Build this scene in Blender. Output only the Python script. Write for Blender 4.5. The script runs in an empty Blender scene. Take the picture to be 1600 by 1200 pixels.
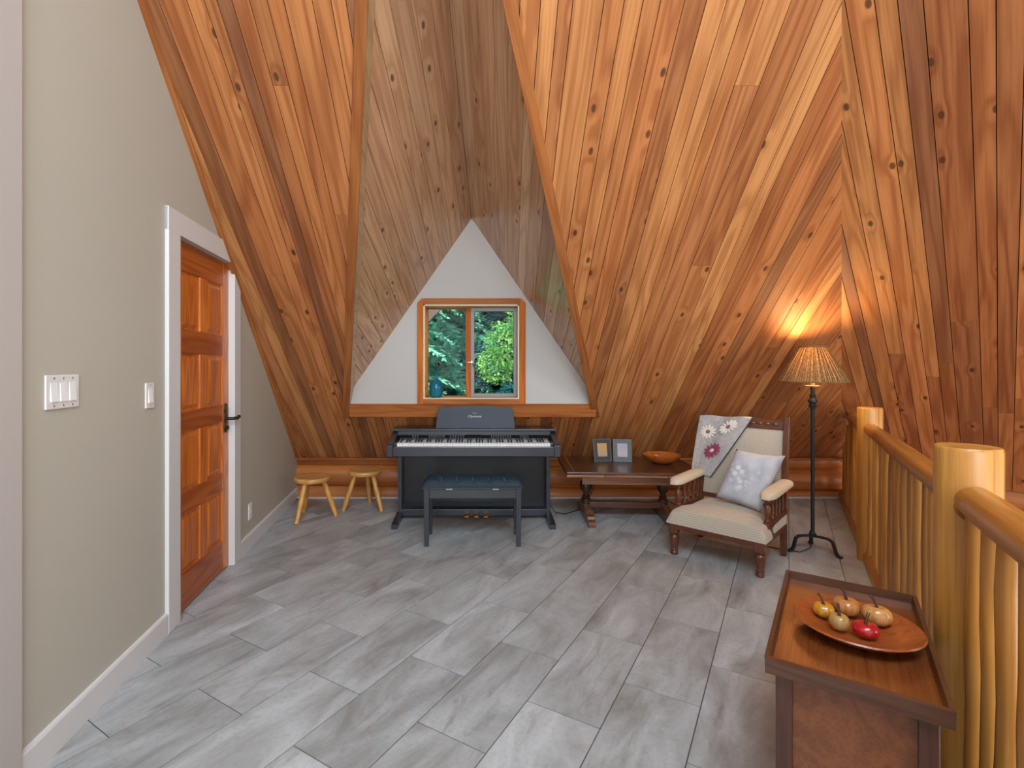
import bpy, bmesh, math, random
from mathutils import Vector as V, Matrix as M
R = math.radians
random.seed(7)
SC = bpy.context.scene
COL = SC.collection

# ---------------------------------------------------------------- camera
cam_d = bpy.data.cameras.new('camera'); cam = bpy.data.objects.new('camera', cam_d); COL.objects.link(cam)
cam.location = (0, 0, 1.33); cam.rotation_euler = (R(90), 0, 0)
cam_d.sensor_fit = 'HORIZONTAL'; cam_d.sensor_width = 36; cam_d.lens = 785/1600*36
cam_d.shift_x = 50/1600; cam_d.shift_y = -28/1600; cam_d.clip_start = .02; cam_d.clip_end = 300
SC.camera = cam

# ---------------------------------------------------------------- world, sun, daylight and fill
w = bpy.data.worlds.new('sky'); SC.world = w; w.use_nodes = True
wn = w.node_tree; bg = wn.nodes['Background']
sky = wn.nodes.new('ShaderNodeTexSky'); sky.sky_type = 'NISHITA'; sky.sun_disc = False
sky.sun_elevation = R(48); sky.sun_rotation = R(200); sky.dust_density = 2.0
wn.links.new(sky.outputs[0], bg.inputs[0]); bg.inputs[1].default_value = .34

def area(name, loc, target, sx, sy, power, col):
    d = bpy.data.lights.new(name, 'AREA'); d.shape = 'RECTANGLE'; d.size = sx; d.size_y = sy
    d.energy = power; d.color = col
    o = bpy.data.objects.new(name, d); COL.objects.link(o); o.location = loc
    o.rotation_euler = (V(target)-V(loc)).to_track_quat('-Z', 'Y').to_euler()
    return o
sun_d = bpy.data.lights.new('sun', 'SUN'); sun_d.energy = 9.5; sun_d.angle = R(1); sun_d.color = (1, .96, .88)
sun = bpy.data.objects.new('sun', sun_d); COL.objects.link(sun); sun.rotation_euler = (R(42), 0, R(-18))
# daylight inferred from windows behind the camera, followed by added fill lamps
area('window_and_fill_light', (.6, -3.9, 2.0), (.2, 3.2, 1.0), 4.0, 2.6, 250, (.86, .93, 1.0))
area('overhead_fill', (.3, -.3, 4.12), (-.1, 1.2, 0), 2.6, 2.0, 265, (.66, .85, 1.0))  # added overhead fill to brighten the floor; no roof window is built
area('window_and_fill_light', (6.6, -1.0, 1.6), (0, 3.0, 1.2), 2.4, 3.0, 110, (1.0, .90, .78))  # added warm fill from the side; no window is built there
area('window_and_fill_light', (3.6, -4.0, -1.0), (4.2, 4.0, 1.6), 4.0, 2.6, 260, (1.0, .95, .88))  # added fill from below that lifts the right slope
vs = SC.view_settings
vs.view_transform = 'Standard'; vs.look = 'None'; vs.gamma = 1; vs.use_curve_mapping = False; vs.exposure = .08
SC.cycles.use_denoising = True
SC.cycles.use_adaptive_sampling = True; SC.cycles.adaptive_threshold = .06
SC.cycles.max_bounces = 6; SC.cycles.diffuse_bounces = 4; SC.cycles.glossy_bounces = 2; SC.cycles.transparent_max_bounces = 12
SC.cycles.sample_clamp_indirect = 6

# ---------------------------------------------------------------- helpers
def srgb(r, g, b):
    f = lambda c: (c/255/12.92) if c/255 <= .04045 else ((c/255+.055)/1.055)**2.4
    return (f(r), f(g), f(b), 1)

def obj(name, me, mat=None, parent=None, smooth=False, loc=None, rz=0, mx=None):
    if isinstance(me, bmesh.types.BMesh):
        bm = me; me = bpy.data.meshes.new(name)
        bmesh.ops.recalc_face_normals(bm, faces=bm.faces)
        bm.to_mesh(me); bm.free()
        if mat: me.materials.append(mat)
        if smooth:
            for p in me.polygons: p.use_smooth = True
            if smooth != 'full': me.set_sharp_from_angle(angle=R(42))
    o = bpy.data.objects.new(name, me); COL.objects.link(o)
    if parent: o.parent = parent
    if loc: o.location = loc
    if rz: o.rotation_euler = (0, 0, rz)
    if mx: o.matrix_basis = mx
    return o

def tag(o, label=None, cat=None, group=None, kind=None):
    if label: o['label'] = label
    if cat: o['category'] = cat
    if group: o['group'] = group
    if kind: o['kind'] = kind
    return o

def empty(name, loc, rz=0):
    o = bpy.data.objects.new(name, None); COL.objects.link(o); o.location = loc; o.rotation_euler = (0, 0, rz)
    o.empty_display_size = .1
    return o

def copy_tree(o, parent=None):
    c = o.copy(); COL.objects.link(c); c.parent = parent
    for ch in [k for k in bpy.data.objects if k.parent == o]: copy_tree(ch, c)
    return c

def box(x0, x1, y0, y1, z0, z1, bev=0, bm=None, mx=None, seg=2):
    b = bmesh.new()
    vs_ = [b.verts.new(p) for p in ((x0,y0,z0),(x1,y0,z0),(x1,y1,z0),(x0,y1,z0),(x0,y0,z1),(x1,y0,z1),(x1,y1,z1),(x0,y1,z1))]
    for f in ((3,2,1,0),(4,5,6,7),(0,1,5,4),(1,2,6,5),(2,3,7,6),(3,0,4,7)): b.faces.new([vs_[i] for i in f])
    if bev: bmesh.ops.bevel(b, geom=b.edges[:], offset=bev, segments=seg, affect='EDGES', profile=.5)
    if mx: b.transform(mx)
    return merge(bm, b)

def merge(bm, b):
    if bm is None: return b
    me = bpy.data.meshes.new('tmp'); b.to_mesh(me); b.free(); bm.from_mesh(me); bpy.data.meshes.remove(me)
    return bm

def prism(poly, fn0, fn1, bm=None, bev=0):
    """closed prism: poly is a list of 2D points, fn0/fn1 map them to the two 3D ends"""
    b = bmesh.new()
    A = [b.verts.new(fn0(*p)) for p in poly]; B = [b.verts.new(fn1(*p)) for p in poly]
    n = len(poly)
    b.faces.new(A); b.faces.new(B[::-1])
    for i in range(n): b.faces.new((A[i], B[i], B[(i+1) % n], A[(i+1) % n]))
    if bev: bmesh.ops.bevel(b, geom=b.edges[:], offset=bev, segments=2, affect='EDGES', profile=.5)
    return merge(bm, b)

def lathe(prof, seg=20, bm=None, mx=None, closed=False):
    """prof: list of (radius, height); revolve about z"""
    b = bmesh.new(); rings = []
    for r, z in prof:
        if r < 1e-5: rings.append([b.verts.new((0, 0, z))])
        else: rings.append([b.verts.new((r*math.cos(2*math.pi*i/seg), r*math.sin(2*math.pi*i/seg), z)) for i in range(seg)])
    for k in range(len(rings)-1):
        a, c = rings[k], rings[k+1]
        for i in range(seg):
            j = (i+1) % seg
            if len(a) == 1 and len(c) == 1: continue
            if len(a) == 1: b.faces.new((a[0], c[j], c[i]))
            elif len(c) == 1: b.faces.new((a[i], a[j], c[0]))
            else: b.faces.new((a[i], a[j], c[j], c[i]))
    if not closed:
        if len(rings[0]) > 1: b.faces.new(rings[0][::-1])
        if len(rings[-1]) > 1: b.faces.new(rings[-1])
    if mx: b.transform(mx)
    return merge(bm, b)

def tube(pts, radii, seg=12, bm=None, flat=1.0, wob=0, rnd=None):
    b = bmesh.new(); rings = []
    pts = [V(p) for p in pts]
    if not hasattr(radii, '__len__'): radii = [radii]*len(pts)
    up = None
    for i, p in enumerate(pts):
        d = (pts[min(i+1, len(pts)-1)] - pts[max(i-1, 0)]).normalized()
        if up is None:
            up = V((0, 0, 1)) if abs(d.z) < .9 else V((1, 0, 0))
        s = d.cross(up).normalized(); up = s.cross(d).normalized()
        ring = []
        for k in range(seg):
            a = 2*math.pi*k/seg; r = radii[i]*(1 + (rnd.uniform(-wob, wob) if wob else 0))
            ring.append(b.verts.new(p + s*math.cos(a)*r + up*math.sin(a)*r*flat))
        rings.append(ring)
    for i in range(len(rings)-1):
        for k in range(seg):
            j = (k+1) % seg
            b.faces.new((rings[i][k], rings[i][j], rings[i+1][j], rings[i+1][k]))
    b.faces.new(rings[0][::-1]); b.faces.new(rings[-1])
    return merge(bm, b)

# 2D polygon clipping: keep points with a*x+b*y <= c
def clip(poly, a, b_, c):
    out = []
    for i in range(len(poly)):
        p, q = poly[i], poly[(i+1) % len(poly)]
        dp, dq = a*p[0]+b_*p[1]-c, a*q[0]+b_*q[1]-c
        if dp <= 0: out.append(p)
        if (dp < 0) != (dq < 0) and abs(dp-dq) > 1e-12:
            t = dp/(dp-dq); out.append((p[0]+(q[0]-p[0])*t, p[1]+(q[1]-p[1])*t))
    res = []
    for p in out:
        if not res or math.hypot(p[0]-res[-1][0], p[1]-res[-1][1]) > 1e-4: res.append(p)
    if len(res) > 1 and math.hypot(res[0][0]-res[-1][0], res[0][1]-res[-1][1]) < 1e-4: res.pop()
    return res
def parea(p): return abs(sum(p[i][0]*p[(i+1) % len(p)][1]-p[(i+1) % len(p)][0]*p[i][1] for i in range(len(p))))/2

# ---------------------------------------------------------------- materials
class N:
    def __init__(s, name):
        s.m = bpy.data.materials.new(name); s.m.use_nodes = True; s.t = s.m.node_tree
        s.p = s.t.nodes['Principled BSDF']; s.out = s.t.nodes['Material Output']
    def n(s, typ, ins=None, **kw):
        x = s.t.nodes.new('ShaderNode'+typ)
        for k, v in kw.items(): setattr(x, k, v)
        for k, v in (ins or {}).items(): s.set(x.inputs[k], v)
        return x
    def set(s, inp, v):
        if isinstance(v, bpy.types.NodeSocket): s.t.links.new(v, inp)
        elif isinstance(v, bpy.types.Node): s.t.links.new(v.outputs[0], inp)
        else: inp.default_value = v
    def math(s, op, a, b=0., c=None, clamp=False):
        x = s.n('Math', operation=op, use_clamp=clamp); s.set(x.inputs[0], a); s.set(x.inputs[1], b)
        if c is not None: s.set(x.inputs[2], c)
        return x.outputs[0]
    def ramp(s, fac, stops, interp='LINEAR'):
        x = s.n('ValToRGB'); s.set(x.inputs[0], fac); cr = x.color_ramp; cr.interpolation = interp
        while len(cr.elements) < len(stops): cr.elements.new(.5)
        for e, (p, c) in zip(cr.elements, stops): e.position = p; e.color = c
        return x.outputs[0]
    def mix(s, fac, a, b, blend='MIX'):
        x = s.n('Mix', data_type='RGBA', blend_type=blend)
        s.set(x.inputs[0], fac); s.set(x.inputs[6], a); s.set(x.inputs[7], b)
        return x.outputs[2]
    def coords(s, scale=(1, 1, 1), rnd=True, rot=(0, 0, 0)):
        tc = s.n('TexCoord').outputs['Object']
        if rnd:
            r = s.n('ObjectInfo').outputs['Random']
            cb = s.n('CombineXYZ', {0: s.math('MULTIPLY', r, 41.), 1: s.math('MULTIPLY', r, 83.), 2: s.math('MULTIPLY', r, 19.)})
            tc = s.n('VectorMath', {0: tc, 1: cb}, operation='ADD').outputs[0]
        return s.n('Mapping', {'Vector': tc, 'Scale': scale, 'Rotation': rot}).outputs[0]
    def noise(s, vec, scale=1, detail=4, rough=.55, dist=0.):
        return s.n('TexNoise', {'Vector': vec, 'Scale': scale, 'Detail': detail, 'Roughness': rough, 'Distortion': dist}).outputs['Fac']
    def bump(s, h, strength=.2, dist=.01):
        b = s.n('Bump', {'Height': h, 'Strength': strength, 'Distance': dist}); s.set(s.p.inputs['Normal'], b.outputs[0])
    def base(s, c, rough=.5, **kw):
        s.set(s.p.inputs['Base Color'], c); s.set(s.p.inputs['Roughness'], rough)
        for k, v in kw.items(): s.set(s.p.inputs[k], v)
        return s.m

def wood(name, tones, axis=1, rough=.45, knots=0., rings=1., var=1., coat=0., scale=1., bump=.12, spec=.5, grain=.35):
    """tones: list of colours picked per object; axis: local grain axis"""
    k = N(name)
    sc = [7*scale]*3; sc[axis] = .55*scale
    vec = k.coords(tuple(sc))
    n1 = k.noise(vec, .9, 2, .5, .3)
    fine_s = [90*scale]*3; fine_s[axis] = 2.2*scale
    fine = k.noise(k.coords(tuple(fine_s)), 1, 3, .6)
    kd = None
    if knots:
        ks = [6.5*scale]*3; ks[axis] = 3.6*scale
        vo = k.n('TexVoronoi', {'Vector': k.coords(tuple(ks)), 'Scale': 1., 'Randomness': .9}, voronoi_dimensions='2D' if axis == 1 else '3D')
        kd = vo.outputs['Distance']
        gate = k.math('GREATER_THAN', k.n('SeparateColor', {0: vo.outputs['Color']}).outputs[0], 1-knots)
        if axis == 1: gate = k.math('MULTIPLY', gate, k.math('GREATER_THAN', k.math('FRACT', k.math('MULTIPLY', k.n('ObjectInfo').outputs['Random'], 7.3)), .4))
        bulge = k.math('MULTIPLY', k.math('SUBTRACT', 1., k.math('MULTIPLY', kd, 3., clamp=True)), gate)
        n1 = k.math('ADD', n1, k.math('MULTIPLY', bulge, .12))
    ring = k.math('SINE', k.math('MULTIPLY', n1, 46.*rings))
    ring = k.math('MULTIPLY_ADD', ring, .5, .5)
    ring = k.math('POWER', ring, 1.6)
    rnd = k.n('ObjectInfo').outputs['Random']
    if len(tones) == 1: tones = tones*2
    st = [(i/(max(1, len(tones)-1)), srgb(*t)) for i, t in enumerate(tones)]
    base = k.ramp(k.math('MULTIPLY_ADD', rnd, var, (1-var)/2), st)
    broad = k.noise(k.coords(tuple([3*scale if i != axis else .4*scale for i in range(3)])), 1, 2)
    dark = k.mix(1., base, srgb(165, 120, 92), 'MULTIPLY')
    c = k.mix(k.math('MULTIPLY', ring, grain), base, dark)
    c = k.mix(k.math('MULTIPLY', k.math('SUBTRACT', fine, .42, clamp=True), 1.3), c, dark)
    hsv = k.n('HueSaturation', {'Color': c, 'Value': k.math('MULTIPLY_ADD', broad, .5, .75)})
    c = hsv.outputs[0]
    if knots:
        core = k.n('MapRange', {0: kd, 1: .055, 2: .105, 3: 1., 4: 0.}, interpolation_type='SMOOTHSTEP').outputs[0]
        c = k.mix(k.math('MULTIPLY', k.math('MULTIPLY', core, gate), .8), c, srgb(62, 36, 22))
    k.bump(k.math('ADD', k.math('MULTIPLY', fine, .6), k.math('MULTIPLY', ring, .3)), bump, .004)
    return k.base(c, rough, **{'Coat Weight': coat, 'Coat Roughness': .25, 'Specular IOR Level': spec})

def plain(name, rgb, rough=.5, metal=0., nscale=30, namt=.06, bump=0., **kw):
    k = N(name); n = k.noise(k.coords((1, 1, 1)), nscale, 3)
    c = k.mix(k.math('MULTIPLY', n, namt*2), srgb(*rgb), srgb(*[max(0, v*.72) for v in rgb]))
    if bump: k.bump(n, bump, .003)
    return k.base(c, rough, Metallic=metal, **kw)

CEDAR = [(154, 100, 62), (182, 117, 67), (196, 131, 76), (174, 108, 61), (206, 145, 88), (188, 121, 69)]
M_cedar = wood('cedar_plank', CEDAR, 1, .58, knots=.42, rings=1., grain=.42, spec=.28)
M_cedar2 = wood('cedar_plank_large_grain', [(146, 96, 64), (184, 116, 66), (200, 132, 78), (166, 104, 62), (208, 142, 88)], 1, .58, knots=.35, rings=.8, grain=.48, spec=.28)
M_cedar3 = wood('cedar_plank_haze_lit', [(176, 134, 100), (206, 164, 126), (190, 146, 110), (218, 182, 146)], 1, .32, knots=.45, rings=1., coat=.5)  # same cedar, lightened so the bright haze on the dormer sits in the colour
M_trim = wood('cedar_trim', [(168, 104, 56), (176, 112, 62)], 1, .6, spec=.2)
M_trimx = wood('cedar_trim_sideways', [(172, 102, 52), (180, 110, 58)], 0, .6, spec=.2)
M_trimz = wood('cedar_trim_upright', [(192, 106, 34), (200, 112, 40)], 2, .6, spec=.2)
M_jamb = wood('pale_jamb_board', [(196, 168, 126), (204, 176, 134)], 1, .4, coat=.1)
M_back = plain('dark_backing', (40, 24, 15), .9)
M_log = wood('wall_log', [(186, 112, 52), (200, 124, 62)], 0, .42, knots=.3, rings=.5, coat=.12, scale=.8)
M_pole = wood('peeled_pole', [(160, 110, 54), (208, 152, 74), (186, 128, 56), (204, 150, 76)], 2, .36, knots=.35, rings=.45, coat=.15, scale=1.0)
M_poley = wood('peeled_rail', [(176, 116, 46), (188, 126, 54)], 1, .34, knots=.3, rings=.45, coat=.2)
M_poleend = wood('cut_log_top', [(196, 152, 92)], 2, .5, rings=1.2, scale=2)
M_door = wood('door_fir_upright', [(212, 116, 34), (222, 128, 44)], 2, .34, coat=.2, rings=1.4, grain=.5)
M_doorx = wood('door_fir_rail', [(178, 92, 30), (188, 100, 36)], 0, .34, coat=.2, rings=1.0, grain=.5)
M_stool = wood('maple_seat', [(224, 166, 92), (228, 172, 98)], 0, .36, coat=.2, rings=.7, scale=1.5)
M_stoolz = wood('maple_leg', [(220, 160, 80)], 2, .36, coat=.25, rings=.6, scale=2)
M_oak = wood('dark_oak', [(86, 52, 36), (96, 60, 42)], 0, .28, coat=.4, scale=1.5, rings=.8)
M_oakz = wood('dark_oak_turned', [(74, 42, 27), (66, 38, 24)], 2, .3, coat=.35, scale=2)
M_oaky = wood('dark_oak_foot', [(120, 80, 52)], 1, .34, coat=.3, scale=2)
M_oakf = wood('lit_oak', [(156, 108, 78)], 0, .36, coat=.2, scale=2)  # oak with the light on the table front put into its colour
M_chair = wood('walnut_frame', [(96, 52, 28), (108, 60, 34)], 2, .3, coat=.35, scale=2)
M_chairx = wood('walnut_rail', [(104, 58, 34)], 0, .32, coat=.3, scale=2)
M_tray = wood('tray_mahogany', [(120, 66, 30), (128, 72, 34)], 1, .22, coat=.5, scale=1.2, rings=.7)
M_trayedge = wood('tray_rim_wood', [(92, 56, 36)], 0, .32, coat=.3, scale=2)
M_trayz = wood('tray_leg_wood', [(80, 46, 30)], 2, .32, coat=.3, scale=2)
M_bowl = wood('turned_bowl', [(196, 110, 44)], 0, .3, coat=.35, scale=2.5, rings=1.2)
M_platter = wood('turned_platter', [(160, 82, 36)], 0, .3, coat=.4, scale=3, rings=1.2)

def wall_paint(name, rgb, rough=.6):
    k = N(name); n = k.noise(k.coords((1, 1, 1), rnd=False), 260, 2)
    big = k.noise(k.coords((1, 1, 1), rnd=False), 2.2, 2)
    c = k.mix(k.math('MULTIPLY', big, .25), srgb(*rgb), srgb(*[v*.94 for v in rgb]))
    k.bump(n, .05, .002)
    return k.base(c, rough)
M_wall = wall_paint('beige_paint', (186, 182, 168))
M_gable = wall_paint('gable_paint', (186, 180, 174))
M_white = wall_paint('white_trim_paint', (214, 214, 212), .35)
M_cream = wall_paint('cream_jamb', (226, 212, 168), .4)
M_taupe = plain('taupe_vinyl', (142, 128, 126), .4)
M_barge = plain('barge_board', (92, 78, 72), .6)
M_switch = plain('switch_plate', (226, 224, 220), .3, namt=.02)
M_switch2 = plain('switch_rocker', (238, 240, 238), .25, namt=.02)
M_dark = plain('slot_dark', (40, 38, 36), .6)

def tile_mat():
    k = N('stone_tile')
    rnd = k.n('ObjectInfo').outputs['Random']
    v = k.coords((1, 1, 1)); vs_ = k.coords((3.2, 1.1, 1))
    cloud = k.noise(vs_, 1.6, 6, .62, .8)
    streak = k.noise(k.coords((9, 1.6, 1)), 1.2, 6, .65, 1.4)
    spk = k.noise(v, 55, 4, .65)
    c = k.ramp(cloud, [(.25, srgb(126, 124, 119)), (.44, srgb(156, 158, 157)), (.58, srgb(174, 177, 178)), (.78, srgb(198, 201, 203))])
    dk = k.n('MapRange', {0: streak, 1: .57, 2: .74, 3: 0., 4: .6}).outputs[0]
    c = k.mix(dk, c, srgb(112, 105, 96))
    c = k.mix(k.math('MULTIPLY', k.math('SUBTRACT', spk, .5, clamp=True), 1.4), c, srgb(134, 128, 122))
    hs = k.n('HueSaturation', {'Color': c, 'Value': k.math('MULTIPLY_ADD', rnd, .16, .92)})
    k.bump(spk, .06, .002)
    return k.base(hs.outputs[0], k.math('MULTIPLY_ADD', spk, .2, .3))
M_tile = tile_mat()
M_grout = plain('grout', (84, 83, 80), .85)

M_piano = wood('piano_wood_blue_sheen', [(38, 42, 52)], 0, .36, coat=.5, scale=2, grain=.2, bump=.05)  # black wood with bluish reflected daylight put into the base colour
M_stand = plain('music_stand_black', (26, 36, 52), .5, nscale=60)
M_pianod = plain('piano_dark_panel', (14, 13, 16), .35)
M_keyw = plain('white_key', (232, 232, 228), .25, namt=.02)
M_keyb = plain('black_key', (14, 14, 15), .25)
M_panel = plain('control_panel', (24, 26, 30), .3)
M_button = plain('panel_button', (92, 98, 106), .35)
M_logo = plain('logo_gold', (206, 200, 190), .4)
M_brass = plain('pedal_brass', (190, 120, 70), .28, metal=.9)
M_leather = plain('vinyl_blue_sheen', (64, 90, 108), .42, nscale=120, bump=.1, **{'Specular IOR Level': .9, 'Coat Weight': .4, 'Coat Roughness': .3})  # vinyl is black; its blue reflection is painted into the base colour
M_benchw = plain('bench_black_lacquer', (40, 44, 50), .34, nscale=60, **{'Coat Weight': .4, 'Coat Roughness': .2})
M_steel = plain('steel_hinge', (170, 172, 174), .3, metal=.9)
M_iron = plain('wrought_iron', (44, 46, 48), .5, metal=.4, nscale=80, bump=.25)
M_ironb = plain('aged_bronze', (92, 84, 66), .4, metal=.6, nscale=60)
M_handle = plain('antique_handle', (70, 60, 50), .35, metal=.85)
M_candle = plain('candle_cup', (226, 190, 130), .4)
M_cord = plain('cord_black', (26, 25, 25), .5)
M_frame = plain('frame_slate', (58, 62, 66), .4)
M_frame_edge = plain('frame_silver_edge', (92, 94, 94), .4)
M_frame_side = plain('frame_back_card', (160, 150, 140), .6)

def photo_mat(name, top, mid, low):
    k = N(name); tc = k.n('TexCoord').outputs['Object']
    z = k.n('SeparateXYZ', {0: tc}).outputs[2]
    n = k.noise(tc, 18, 2)
    f = k.math('ADD', k.math('MULTIPLY', z, 6.), k.math('MULTIPLY', n, .5))
    c = k.ramp(f, [(.3, srgb(*low)), (.62, srgb(*mid)), (1., srgb(*top))])
    return k.base(c, .3)
M_photo1 = photo_mat('photo_print_warm', (206, 158, 104), (190, 160, 120), (86, 124, 166))
M_photo2 = photo_mat('photo_print_mauve', (150, 146, 154), (170, 146, 152), (120, 114, 122))
M_shell = plain('bleached_shell', (206, 190, 168), .5)
M_pebble = plain('dark_pebble', (70, 56, 48), .5)

def fabric(name, rgb, wave=60., rough=.85, zig=True, bump=.5):
    k = N(name); tc = k.n('TexCoord').outputs['Object']
    sx = k.n('SeparateXYZ', {0: tc})
    u = k.math('ADD', sx.outputs[0], k.math('MULTIPLY', sx.outputs[1], .6)); 
    z = k.math('ADD', sx.outputs[2], k.math('MULTIPLY', sx.outputs[1], .8))
    tri = k.math('PINGPONG', k.math('MULTIPLY', u, wave), 1.)
    st = k.math('SINE', k.math('ADD', k.math('MULTIPLY', z, wave*6.), k.math('MULTIPLY', tri, 3.2 if zig else 0.)))
    st = k.math('MULTIPLY_ADD', st, .5, .5)
    n = k.noise(tc, 180, 2)
    c = k.mix(k.math('MULTIPLY', st, .55), srgb(*rgb), srgb(*[v*.8 for v in rgb]))
    k.bump(k.math('ADD', st, k.math('MULTIPLY', n, .4)), bump, .003)
    return k.base(c, rough, **{'Sheen Weight': .2})
M_uphol = fabric('herringbone_upholstery', (196, 182, 164))
M_pad = plain('arm_pad_fabric', (206, 190, 164), .85, nscale=160, bump=.3)

def pillow_mat():
    k = N('printed_cushion_cover'); tc = k.n('TexCoord').outputs['Object']
    d = k.n('VectorMath', {0: k.n('Mapping', {'Vector': tc, 'Scale': (1, 1, 0), 'Location': (.02, 0, 0)}).outputs[0]}, operation='LENGTH').outputs['Value']
    vo = k.n('TexVoronoi', {'Vector': k.n('Mapping', {'Vector': tc, 'Scale': (1, 1, 0)}).outputs[0], 'Scale': 24., 'Randomness': .9}).outputs['Distance']
    petal = k.n('MapRange', {0: vo, 1: .3, 2: .55, 3: 1., 4: 0.}).outputs[0]
    gate = k.n('MapRange', {0: k.math('ADD', d, k.math('MULTIPLY', k.noise(tc, 9, 2), .12)), 1: .12, 2: .18, 3: 1., 4: 0.}).outputs[0]
    cloud = k.noise(tc, 8, 2)
    c = k.ramp(cloud, [(.35, srgb(168, 170, 182)), (.65, srgb(196, 196, 202))])
    c = k.mix(k.math('MULTIPLY', petal, k.math('MULTIPLY', gate, .75)), c, srgb(228, 224, 220))
    k.bump(k.noise(tc, 240, 2), .12, .002)
    return k.base(c, .8, **{'Sheen Weight': .15})
M_pillow = pillow_mat()

def crochet_mat():
    k = N('crochet_wool'); tc = k.n('UVMap').outputs[0]
    vo = k.n('TexVoronoi', {'Vector': tc, 'Scale': 95., 'Randomness': .55}).outputs['Distance']
    zone = k.noise(tc, 9, 2)
    hole = k.math('MULTIPLY', k.math('LESS_THAN', vo, .26), k.math('GREATER_THAN', zone, .5))
    n = k.noise(tc, 30, 2)
    c = k.ramp(n, [(.3, srgb(214, 208, 210)), (.7, srgb(238, 230, 224))])
    c = k.mix(k.math('MULTIPLY', hole, .6), c, srgb(96, 84, 80))
    k.bump(vo, .6, .004)
    return k.base(c, .9, **{'Sheen Weight': .3})
M_crochet = crochet_mat()
M_petal_w = plain('petal_cream_wool', (222, 212, 200), .9, nscale=150, bump=.4)
M_petal_r = plain('petal_berry_wool', (150, 62, 92), .9, nscale=150, bump=.4)
M_centre = plain('flower_centre_wool', (132, 96, 100), .9)
M_thread = plain('dark_edge_yarn', (60, 62, 74), .9)

def shade_mat(name, c1, c2, c3, tr):
    k = N(name); tc = k.n('TexCoord').outputs['Object']
    n = k.noise(tc, 160, 3)
    c = k.ramp(n, [(.35, srgb(*c1)), (.6, srgb(*c2)), (.75, srgb(*c3))])
    d = k.n('BsdfDiffuse', {'Color': c}); t = k.n('BsdfTranslucent', {'Color': c})
    mx = k.n('MixShader', {0: tr, 1: d, 2: t}); k.t.links.new(mx.outputs[0], k.out.inputs[0])
    return k.m
M_shade = shade_mat('woven_wicker_shade', (104, 74, 46), (168, 130, 88), (206, 172, 124), .3)
M_lining = shade_mat('shade_lining', (140, 102, 62), (206, 174, 126), (246, 230, 200), .5)
def emit(name, rgb, s):
    k = N(name); k.set(k.p.inputs['Emission Color'], srgb(*rgb)); k.set(k.p.inputs['Emission Strength'], s)
    return k.base(srgb(*rgb), .4)
M_bulb = emit('bulb_glow', (255, 206, 140), 18)

def glass_pane():
    k = N('window_glass'); t = k.n('BsdfTransparent', {'Color': (.93, .96, .95, 1)}); g = k.n('BsdfGlossy', {'Roughness': .02})
    lw = k.n('LayerWeight', {'Blend': .15}); mx = k.n('MixShader', {0: k.math('MULTIPLY', lw.outputs['Fresnel'], .5), 1: t, 2: g})
    k.t.links.new(mx.outputs[0], k.out.inputs[0]); return k.m
M_glass = glass_pane()
def vase_mat():
    k = N('teal_glass'); t = k.n('BsdfTransparent', {'Color': srgb(150, 222, 232)}); g = k.n('BsdfGlossy', {'Roughness': .04})
    d = k.n('BsdfDiffuse', {'Color': srgb(44, 150, 176)})
    a = k.n('MixShader', {0: .3, 1: t, 2: d}); lw = k.n('LayerWeight', {'Blend': .3})
    mx = k.n('MixShader', {0: lw.outputs['Fresnel'], 1: a, 2: g}); k.t.links.new(mx.outputs[0], k.out.inputs[0]); return k.m
M_vase = vase_mat()
def leaf_mat(name, a, b, trans=.3):
    k = N(name); n = k.noise(k.coords((1, 1, 1), rnd=False), 2.5, 3)
    c = k.ramp(n, [(.3, srgb(*a)), (.7, srgb(*b))])
    d = k.n('BsdfDiffuse', {'Color': c}); t = k.n('BsdfTranslucent', {'Color': c})
    mx = k.n('MixShader', {0: trans, 1: d, 2: t}); k.t.links.new(mx.outputs[0], k.out.inputs[0]); return k.m
M_needle = leaf_mat('conifer_needles', (70, 150, 122), (144, 216, 184))
M_needle_d = leaf_mat('dark_conifer_needles', (26, 72, 78), (56, 116, 118))
M_leaf = leaf_mat('maple_leaves', (90, 160, 76), (164, 214, 122), .45)
M_bark = plain('bark', (84, 70, 58), .9, bump=.5)
M_ground = plain('forest_ground', (52, 74, 44), .95, nscale=3)

# ---------------------------------------------------------------- the setting
S, H0 = .915, 5.038                        # back slope: z = H0 - S*y
TH, S2 = R(46), .7547                      # right slope: falls towards azimuth TH
def lw_x(y): return -1.276 - .1134*y       # left wall line
WD = V((-.1134, 1, 0)).normalized(); WN = V((WD.y, -WD.x, 0))   # along the left wall, into the room
def lwp(y, z, n=0.): return V((lw_x(y), y, z)) + WN*n
TOP = 4.2

# --- floor of staggered stone tiles, turned about 31 degrees
ta = R(31.5); TA = V((math.sin(ta), math.cos(ta), 0)); TC = V((math.cos(ta), -math.sin(ta), 0))
def rail_x(y, off=0.): return .518 + .6128*y + off
fl_poly = [(lw_x(-2.3)-.12, -2.3), (rail_x(-2.3)+.05, -2.3), (rail_x(5.5)+.05, 5.5), (lw_x(5.5)-.12, 5.5)]
fl_poly = clip(fl_poly, 0, 1, 5.12)
floor = obj('floor', prism(fl_poly, lambda x, y: (x, y, -.22), lambda x, y: (x, y, -.003)), M_grout)
tag(floor, kind='structure')
def tc2(p): q = V((p[0], p[1], 0)); return (q.dot(TC), q.dot(TA))
fp = [tc2(p) for p in fl_poly]
tile_full = None; TW, TL, G = .297, .64, .0022
mxt = lambda v, u: M.Translation(TC*v + TA*u) @ M(((TC.x, TA.x, 0, 0), (TC.y, TA.y, 0, 0), (0, 0, 1, 0), (0, 0, 0, 1)))
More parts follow.
